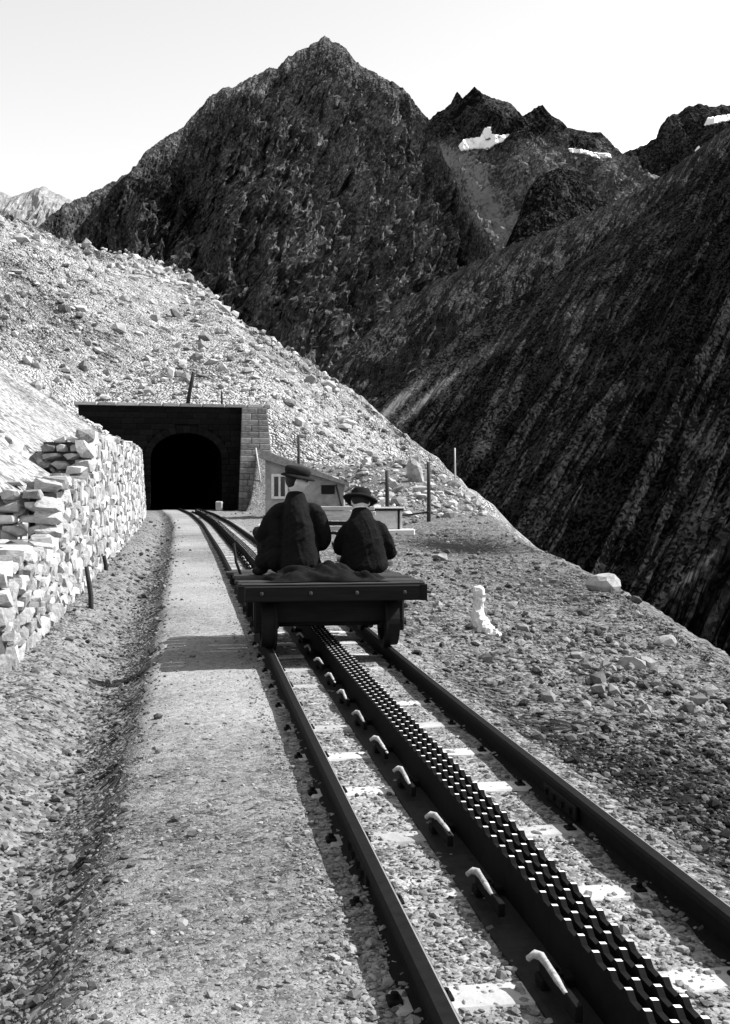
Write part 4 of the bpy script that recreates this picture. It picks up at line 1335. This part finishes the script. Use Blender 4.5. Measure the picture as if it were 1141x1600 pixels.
# ------------------------------------------------------------------ people
def skin_mesh(chains, sub=2):
    """chains: list of list of (x,y,z,rx[,ry]); separate skinned chains joined in one mesh"""
    out = bmesh.new()
    for ch_ in chains:
        me = bpy.data.meshes.new('tmp')
        me.from_pydata([p[:3] for p in ch_], [(i, i + 1) for i in range(len(ch_) - 1)], [])
        ob = bpy.data.objects.new('tmp', me); COL.objects.link(ob)
        md = ob.modifiers.new('s', 'SKIN'); md.use_smooth_shade = True
        for i, p in enumerate(ch_):
            me.skin_vertices[0].data[i].radius = (p[3], p[4] if len(p) > 4 else p[3])
        me.skin_vertices[0].data[0].use_root = True
        sb = ob.modifiers.new('d', 'SUBSURF'); sb.levels = sub; sb.render_levels = sub
        dg = bpy.context.evaluated_depsgraph_get()
        m2 = bpy.data.meshes.new_from_object(ob.evaluated_get(dg))
        out.from_mesh(m2)
        bpy.data.objects.remove(ob); bpy.data.meshes.remove(m2)
    return out


def fuse(bm, voxel=0.01, smooth=4, extra=None):
    me = bpy.data.meshes.new('tmp'); bm.to_mesh(me); bm.free()
    ob = bpy.data.objects.new('tmp', me); COL.objects.link(ob)
    md = ob.modifiers.new('r', 'REMESH'); md.mode = 'VOXEL'; md.voxel_size = voxel
    if smooth:
        s_ = ob.modifiers.new('s', 'SMOOTH'); s_.iterations = smooth; s_.factor = 0.5
    dg = bpy.context.evaluated_depsgraph_get()
    m2 = bpy.data.meshes.new_from_object(ob.evaluated_get(dg))
    bpy.data.objects.remove(ob)
    m2.polygons.foreach_set('use_smooth', [True] * len(m2.polygons))
    return m2


def folds(me, seed):
    """hanging folds and creases of a heavy coat"""
    n_ = len(me.vertices)
    co = np.empty(n_ * 3, dtype=np.float32); me.vertices.foreach_get('co', co); co = co.reshape(-1, 3)
    no = np.empty(n_ * 3, dtype=np.float32); me.vertices.foreach_get('normal', no); no = no.reshape(-1, 3)
    a = np.arctan2(co[:, 1], co[:, 0])
    f = ridged(co[:, 0] * 11 + co[:, 1] * 7 + 2.0 * co[:, 2], co[:, 2] * 4 + co[:, 0] * 3, 3, seed) - 0.5
    f2 = ridged(co[:, 0] * 6 - co[:, 2] * 9, co[:, 1] * 6 + co[:, 2] * 5, 3, seed + 3) - 0.5
    amp = 0.018 * np.clip((0.72 - co[:, 2]) / 0.15, 0, 1)
    co = co + no * ((0.45 * f + 0.8 * f2) * amp)[:, None]
    me.vertices.foreach_set('co', co.astype(np.float32).ravel()); me.update()
    return me


def head_bm(center, yaw, pitch=0.0, roll=0.0, h=0.225):
    """head with brow, nose, lips, chin and ears, facing local +y"""
    bm = bmesh.new()
    bmesh.ops.create_uvsphere(bm, u_segments=40, v_segments=28, radius=0.5)
    for v in bm.verts:
        x, y, z = v.co * 2
        y0 = y
        sx, sy, sz = 0.36, 0.44, 0.5
        if z < 0:                         # jaw narrows
            sx *= 1 - 0.32 * (-z) ** 1.5
            sy *= 1 - (0.10 if y > 0 else 0.30) * (-z)
        X, Y, Z = x * sx, y * sy, z * sz
        if y > 0:
            f = max(0, 1 - (abs(X) / 0.10) ** 2)
            nose = math.exp(-((Z + 0.09) / 0.07) ** 2) * math.exp(-(X / 0.05) ** 2) * 0.11 + math.exp(-((Z + 0.0) / 0.07) ** 2) * math.exp(-(X / 0.035) ** 2) * 0.05
            sock = -0.045 * (math.exp(-((Z - 0.015) / 0.05) ** 2) * (math.exp(-((X - 0.14) / 0.07) ** 2) + math.exp(-((X + 0.14) / 0.07) ** 2)))
            brow = 0.02 * math.exp(-((Z - 0.09) / 0.04) ** 2)
            lips = 0.022 * math.exp(-((Z + 0.235) / 0.03) ** 2) * math.exp(-(X / 0.09) ** 2)
            chin = 0.035 * math.exp(-((Z + 0.40) / 0.07) ** 2) * math.exp(-(X / 0.12) ** 2)
            Y += (nose + sock + brow + lips + chin) * (1 if y > 0.25 else y / 0.25)
        v.co = Vector((X, Y, Z))
    for sx in (-1, 1):
        r = bmesh.ops.create_uvsphere(bm, u_segments=14, v_segments=10, radius=0.5)
        for v in r['verts']:
            v.co = Vector((sx * 0.355 + v.co.x * 0.09, -0.03 + v.co.y * 0.18, -0.02 + v.co.z * 0.30))
    mt = Matrix.Translation(Vector(center)) @ Matrix.Rotation(yaw, 4, 'Z') @ Matrix.Rotation(pitch, 4, 'X') @ Matrix.Rotation(roll, 4, 'Y') @ Matrix.Scale(h, 4)
    bmesh.ops.transform(bm, matrix=mt, verts=bm.verts[:])
    return bm, mt


def merge(a, b):
    me = bpy.data.meshes.new('tmp'); b.to_mesh(me); b.free(); a.from_mesh(me); bpy.data.meshes.remove(me)
    return a


def hand_chains(wrist, tip_dir, palm_n, side=1):
    """a slightly curled hand: palm and five fingers"""
    w_ = Vector(wrist); d = Vector(tip_dir).normalized(); n_ = Vector(palm_n).normalized()
    s_ = d.cross(n_).normalized() * side
    ch = [[(*w_, 0.024, 0.02), (*(w_ + d * 0.045), 0.036, 0.018), (*(w_ + d * 0.085), 0.038, 0.016)]]
    for k, (o_, L) in enumerate(((-0.030, 0.070), (-0.010, 0.082), (0.010, 0.076), (0.029, 0.058))):
        a_ = w_ + d * 0.08 + s_ * o_
        ch.append([(*a_, 0.0095), (*(a_ + d * L * 0.45 + n_ * 0.008), 0.009), (*(a_ + d * L * 0.75 + n_ * 0.025), 0.0085), (*(a_ + d * L * 0.88 + n_ * 0.045), 0.0075)])
    b_ = w_ + d * 0.03 - s_ * 0.028
    ch.append([(*b_, 0.012), (*(b_ + d * 0.03 - s_ * 0.022 + n_ * 0.01), 0.011), (*(b_ + d * 0.062 - s_ * 0.026 + n_ * 0.022), 0.009)])
    return ch


def hat(name, mt, parent, prof, mat, squash=(1, 1), tilt=(0, 0), lift=0.28, curl=0.0):
    bm = bmesh.new()
    rings = add_lathe(bm, prof, 32, 'z')
    for v in bm.verts:
        r = math.hypot(v.co.x, v.co.y)
        if curl and r > 0.5:
            v.co.z += curl * (r - 0.5) * (v.co.x / r) ** 2 - curl * 0.6 * (r - 0.5) * (v.co.y / r) ** 2 + 0.03 * math.sin(3 * math.atan2(v.co.y, v.co.x))
        v.co.x *= squash[0]; v.co.y *= squash[1]
    m_ = mt @ Matrix.Translation((0, -0.02, lift)) @ Matrix.Rotation(tilt[0], 4, 'X') @ Matrix.Rotation(tilt[1], 4, 'Y')
    bmesh.ops.transform(bm, matrix=m_, verts=bm.verts[:])
    return link(name, bm_mesh(name, bm, True), M[mat], parent)


def person_object(loc, body, label):
    o = link('person', body, M['skin'])
    o.location = loc
    tag(o, label, 'person', 'people riding the trolley')
    return o

# --- left sitter: knees to the left, head turned to the right
def left_sitter():
    pel = (0.02, 0.0, 0.13)
    neck = (-0.01, 0.03, 0.70)
    hc = (0.005, 0.045, 0.850)
    body = skin_mesh([
        [(*pel, 0.12, 0.10), (0.0, 0.0, 0.30, 0.10, 0.085), (-0.01, 0.01, 0.46, 0.10, 0.08), (-0.01, 0.02, 0.57, 0.065, 0.055), (-0.008, 0.028, 0.66, 0.045, 0.045), (0.0, 0.04, 0.78, 0.055)],
        [(-0.12, 0.025, 0.53, 0.045), (-0.275, 0.055, 0.34, 0.042), (-0.33, 0.22, 0.42, 0.032)],
        [(0.12, 0.025, 0.53, 0.045), (0.225, 0.05, 0.33, 0.042), (0.02, 0.24, 0.29, 0.032)],
        [(-0.05, 0.02, 0.12, 0.085), (-0.30, 0.22, 0.37, 0.062), (-0.31, 0.36, 0.06, 0.045), (-0.38, 0.44, 0.03, 0.035)],
        [(0.08, 0.05, 0.12, 0.085), (-0.10, 0.38, 0.34, 0.062), (-0.12, 0.50, 0.06, 0.045), (-0.16, 0.60, 0.03, 0.035)],
    ] + hand_chains((-0.33, 0.22, 0.43), (-0.15, 0.5, -0.25), (0.0, -0.3, -0.9)) + hand_chains((0.02, 0.24, 0.29), (-0.8, 0.5, 0.0), (0, 0, -1), -1))
    hb, mt = head_bm(hc, R(-78), R(-4), R(4))
    me = fuse(merge(body, hb), 0.008, 2)
    me.materials.append(M['skin'])
    o = person_object(on_cart(-0.26, 0.66, 0.0), me, 'person in dark coat and peaked hat seated on the trolley, face turned right')
    coat = skin_mesh([
        [(0.04, 0.0, 0.03, 0.26, 0.22), (0.035, 0.0, 0.18, 0.225, 0.18), (0.025, 0.01, 0.36, 0.205, 0.155), (0.01, 0.02, 0.52, 0.205, 0.145), (0.0, 0.025, 0.62, 0.155, 0.115), (-0.005, 0.03, 0.69, 0.102, 0.095), (-0.004, 0.036, 0.757, 0.080, 0.078)],
        [(-0.05, 0.02, 0.61, 0.08), (-0.165, 0.03, 0.57, 0.09), (-0.225, 0.04, 0.45, 0.092), (-0.275, 0.06, 0.33, 0.090), (-0.335, 0.15, 0.375, 0.060), (-0.34, 0.215, 0.425, 0.05)],
        [(0.06, 0.02, 0.61, 0.08), (0.170, 0.03, 0.575, 0.09), (0.225, 0.03, 0.43, 0.085), (0.235, 0.07, 0.29, 0.078), (0.12, 0.17, 0.29, 0.06), (0.03, 0.23, 0.29, 0.05)],
        [(-0.05, 0.0, 0.12, 0.17), (-0.18, 0.08, 0.20, 0.14), (-0.30, 0.20, 0.34, 0.10)],
        [(-0.27, 0.10, 0.05, 0.12), (-0.25, 0.10, 0.22, 0.12)],
        [(-0.14, 0.03, 0.22, 0.14), (-0.19, 0.04, 0.42, 0.11)],
        [(-0.20, 0.06, 0.26, 0.11), (-0.26, 0.08, 0.36, 0.09)],
        [(-0.08, 0.03, 0.44, 0.13), (-0.17, 0.04, 0.43, 0.13), (-0.23, 0.06, 0.40, 0.11)],
    ])
    cme = folds(fuse(coat, 0.009, 4), 5)
    c_ = link('coat', cme, M['coat'], o); c_.scale = (1.05, 1.08, 1.02); o.scale = (1.04, 1.04, 1.05)
    tro = skin_mesh([
        [(-0.05, 0.02, 0.12, 0.10), (-0.30, 0.22, 0.37, 0.08), (-0.31, 0.34, 0.10, 0.065)],
        [(0.08, 0.05, 0.12, 0.10), (-0.10, 0.38, 0.34, 0.08), (-0.12, 0.49, 0.10, 0.065)]])
    link('trousers', fuse(tro, 0.010, 2), M['trousers'], o)
    for q in ((-0.31, 0.34), (-0.12, 0.49)):
        bm = skin_mesh([[(q[0], q[1], 0.14, 0.055), (q[0], q[1] + 0.01, 0.055, 0.05), (q[0] - 0.06, q[1] + 0.08, 0.035, 0.045, 0.035), (q[0] - 0.11, q[1] + 0.14, 0.03, 0.035, 0.028)]])
        link('boot', bm_mesh('boot', bm, True), M['felt'], o)
    # collar and cuff
    bm = bmesh.new(); add_lathe(bm, [(0.060, 0), (0.067, 0.0), (0.064, 0.022), (0.058, 0.022)], 20); bmesh.ops.translate(bm, vec=(-0.004, 0.036, 0.728), verts=bm.verts[:])
    link('collar', bm_mesh('collar', bm, True), M['coat'], o)
    tube_obj('cuff', [(-0.325, 0.205, 0.425), (-0.331, 0.235, 0.428)], 0.046, M['linen'], o, 14)
    # hair at the back of the head
    bm = bmesh.new(); bmesh.ops.create_uvsphere(bm, u_segments=24, v_segments=16, radius=0.5)
    for v in bm.verts:
        v.co = Vector((v.co.x * 0.76, v.co.y * 0.66 - 0.14, v.co.z * 0.84 + 0.10))
    bmesh.ops.transform(bm, matrix=mt, verts=bm.verts[:])
    link('hair', bm_mesh('hair', bm, True), M['hair'], o)
    # peaked hat: low crown with the brim run out over the face
    h_ = hat('hat', mt, o, [(0.40, -0.02), (0.43, 0.02), (0.48, 0.16), (0.49, 0.27), (0.42, 0.36), (0.22, 0.40), (0.01, 0.39)], 'felt', (0.92, 1.08), (R(-8), R(4)), 0.19)
    bm = bmesh.new()
    add_lathe(bm, [(0.36, -0.02), (0.60, -0.07), (0.68, -0.08), (0.70, -0.04), (0.64, 0.02), (0.36, 0.10)], 32)
    for v in bm.verts:
        r = math.hypot(v.co.x, v.co.y); 
        if r > 0.5:
            k = 1.08 if v.co.y > 0 else 0.90
            v.co.y *= k; v.co.x *= 0.92
            v.co.z += 0.05 * max(0, v.co.y)
    bmesh.ops.transform(bm, matrix=mt @ Matrix.Translation((0, -0.02, 0.19)) @ Matrix.Rotation(R(-8), 4, 'X'), verts=bm.verts[:])
    link('hat_brim', bm_mesh('hat_brim', bm, True), M['felt'], h_)
    for sx in (-1, 1):
        bm = bmesh.new(); bmesh.ops.create_icosphere(bm, subdivisions=1, radius=0.045)
        bmesh.ops.transform(bm, matrix=mt @ Matrix.Translation((sx * 0.14, 0.375, 0.02)), verts=bm.verts[:])
        link('eye', bm_mesh('eye', bm, True), M['hair'], o)

left_sitter()

# --- right sitter: broad hat, back to the camera, hunched
def right_sitter():
    hc = (-0.03, 0.10, 0.70)
    body = skin_mesh([
        [(0.0, 0.0, 0.12, 0.12, 0.10), (0.0, -0.01, 0.26, 0.10, 0.085), (-0.01, -0.01, 0.40, 0.09, 0.075), (-0.02, 0.03, 0.50, 0.055, 0.05), (-0.025, 0.055, 0.56, 0.042, 0.042), (-0.03, 0.085, 0.64, 0.050)],
        [(-0.12, 0.02, 0.44, 0.042), (-0.22, 0.09, 0.26, 0.040), (-0.12, 0.33, 0.26, 0.03)],
        [(0.12, 0.02, 0.44, 0.042), (0.23, 0.08, 0.23, 0.040), (0.08, 0.33, 0.26, 0.03)],
        [(-0.08, 0.05, 0.11, 0.085), (-0.13, 0.42, 0.34, 0.062), (-0.14, 0.56, 0.06, 0.045), (-0.15, 0.68, 0.03, 0.035)],
        [(0.08, 0.05, 0.11, 0.085), (0.11, 0.44, 0.34, 0.062), (0.12, 0.58, 0.06, 0.045), (0.13, 0.70, 0.03, 0.035)],
    ] + hand_chains((-0.12, 0.33, 0.27), (0.3, 0.8, 0.1), (0, 0, -1)) + hand_chains((0.08, 0.33, 0.27), (-0.3, 0.8, 0.1), (0, 0, -1), -1))
    hb, mt = head_bm(hc, R(8), R(-22), 0)
    me = fuse(merge(body, hb), 0.008, 2)
    me.materials.append(M['skin'])
    o = person_object(on_cart(0.365, 0.62, 0.0), me, 'person in black coat and broad brimmed hat seated with back to the camera')
    coat = skin_mesh([
        [(0.0, 0.0, 0.02, 0.26, 0.23), (0.0, -0.01, 0.16, 0.24, 0.19), (-0.005, -0.02, 0.32, 0.205, 0.16), (-0.015, 0.0, 0.44, 0.185, 0.15), (-0.02, 0.03, 0.53, 0.135, 0.12), (-0.025, 0.055, 0.595, 0.098, 0.094), (-0.028, 0.07, 0.648, 0.078, 0.076)],
        [(-0.06, 0.01, 0.50, 0.072), (-0.14, 0.02, 0.455, 0.078), (-0.205, 0.04, 0.34, 0.076), (-0.23, 0.10, 0.24, 0.070), (-0.17, 0.25, 0.26, 0.058), (-0.12, 0.32, 0.26, 0.05)],
        [(0.06, 0.01, 0.50, 0.072), (0.145, 0.02, 0.45, 0.078), (0.215, 0.03, 0.33, 0.078), (0.245, 0.08, 0.20, 0.076), (0.17, 0.25, 0.24, 0.058), (0.08, 0.32, 0.26, 0.05)],
        [(-0.06, 0.05, 0.12, 0.15), (-0.12, 0.25, 0.24, 0.12), (-0.13, 0.40, 0.33, 0.10)],
        [(0.07, 0.05, 0.12, 0.15), (0.11, 0.25, 0.24, 0.12), (0.11, 0.42, 0.33, 0.10)],
    ])
    c_ = link('coat', folds(fuse(coat, 0.009, 4), 9), M['coat_two'], o); c_.scale = (1.02, 1.05, 1.01)
    tro = skin_mesh([[(-0.13, 0.42, 0.34, 0.08), (-0.14, 0.55, 0.10, 0.062)], [(0.11, 0.44, 0.34, 0.08), (0.12, 0.57, 0.10, 0.062)]])
    link('trousers', fuse(tro, 0.010, 2), M['trousers'], o)
    for q in ((-0.14, 0.55), (0.12, 0.57)):
        bm = skin_mesh([[(q[0], q[1], 0.14, 0.055), (q[0], q[1] + 0.01, 0.055, 0.05), (q[0], q[1] + 0.09, 0.035, 0.045, 0.035), (q[0], q[1] + 0.17, 0.03, 0.035, 0.028)]])
        link('boot', bm_mesh('boot', bm, True), M['felt'], o)
    bm = bmesh.new(); add_lathe(bm, [(0.060, 0), (0.070, 0.0), (0.066, 0.03), (0.058, 0.03)], 20)
    bmesh.ops.transform(bm, matrix=Matrix.Translation((-0.026, 0.062, 0.615)) @ Matrix.Rotation(R(-20), 4, 'X'), verts=bm.verts[:])
    link('collar', bm_mesh('collar', bm, True), M['linen'], o)
    bm = bmesh.new(); bmesh.ops.create_uvsphere(bm, u_segments=24, v_segments=16, radius=0.5)
    for v in bm.verts:
        v.co = Vector((v.co.x * 0.78, v.co.y * 0.74 - 0.10, v.co.z * 0.80 + 0.10))
    bmesh.ops.transform(bm, matrix=mt, verts=bm.verts[:])
    link('hair', bm_mesh('hair', bm, True), M['hair'], o)
    hat('hat', mt, o, [(0.36, -0.04), (0.76, -0.12), (0.80, -0.07), (0.74, 0.0), (0.48, 0.06), (0.46, 0.14), (0.45, 0.30), (0.38, 0.40), (0.18, 0.39), (0.01, 0.34)], 'felt', (0.92, 1.0), (R(4), R(10)), 0.14, curl=0.22)

right_sitter()

# rug heaped over the deck behind and between the sitters
bm = bmesh.new()
NX, NY = 70, 34
grid = {}
for i in range(NX + 1):
    for j in range(NY + 1):
        a, b = i / NX * 2 - 1, j / NY * 2 - 1
        e = max(0.0, 1 - (abs(a) ** 2.6 + abs(b) ** 2.6))
        hgt = 0.065 * e ** 0.35 + 0.05 * math.exp(-((a - 0.05) / 0.18) ** 2) * e + 0.05 * math.exp(-((a + 0.45) / 0.25) ** 2) * e + 0.04 * math.exp(-((a - 0.25) / 0.3) ** 2) * e
        fold = 0.055 * float(fbm(np.array(a * 4 + b * 2.0), np.array(b * 2.2 - a), 4, 71)) + 0.020 * math.sin(a * 17 + 4 * b + 2 * math.sin(b * 5 + a * 3))
        hgt = hgt + fold * min(1, e * 3) 
        grid[i, j] = bm.verts.new((a * (0.52 + 0.04 * math.sin(b * 5)), b * (0.23 + 0.03 * math.sin(a * 7)), max(0.004, hgt)))
for i in range(NX):
    for j in range(NY):
        bm.faces.new((grid[i, j], grid[i + 1, j], grid[i + 1, j + 1], grid[i, j + 1]))
o = link('folded_rug', bm_mesh('folded_rug', bm, True), M['rug'])
o.location = on_cart(-0.03, 0.33, 0.004)
o.rotation_euler = (0, 0, hd)
tag(o, 'dark crumpled rug heaped on the trolley deck behind the sitters', 'rug')

# whitewashed marker stone: a rough upright stone with a knob and a foot running out to the right
k_ = 13.0 / F
bm = skin_mesh([[((px_ - 750) * k_, 0.0, (990 - py_) * k_, r_ * k_, r_ * k_ * 0.8) for px_, py_, r_ in
                 ((744, 910, 12), (750, 922, 15.5), (749, 938, 10), (745, 952, 13), (748, 966, 19), (755, 978, 21), (768, 987, 14), (786, 993, 6))]], 1)
me = fuse(bm, 0.034, 0)
me.polygons.foreach_set('use_smooth', [False] * len(me.polygons))
for v in me.vertices:
    v.co += Vector((random.uniform(-.013, .013), random.uniform(-.013, .013), random.uniform(-.013, .013)))
bx_ = (750 - 570.5) / F * 13.0
wm = link('white_marker', me, M['white'])
wm.location = (bx_, 13.0, float(terrain_z(np.array(bx_), np.array(13.0))) - 0.03)
tag(wm, 'rough whitewashed marker stone standing on the gravel right of the trolley', 'marker')
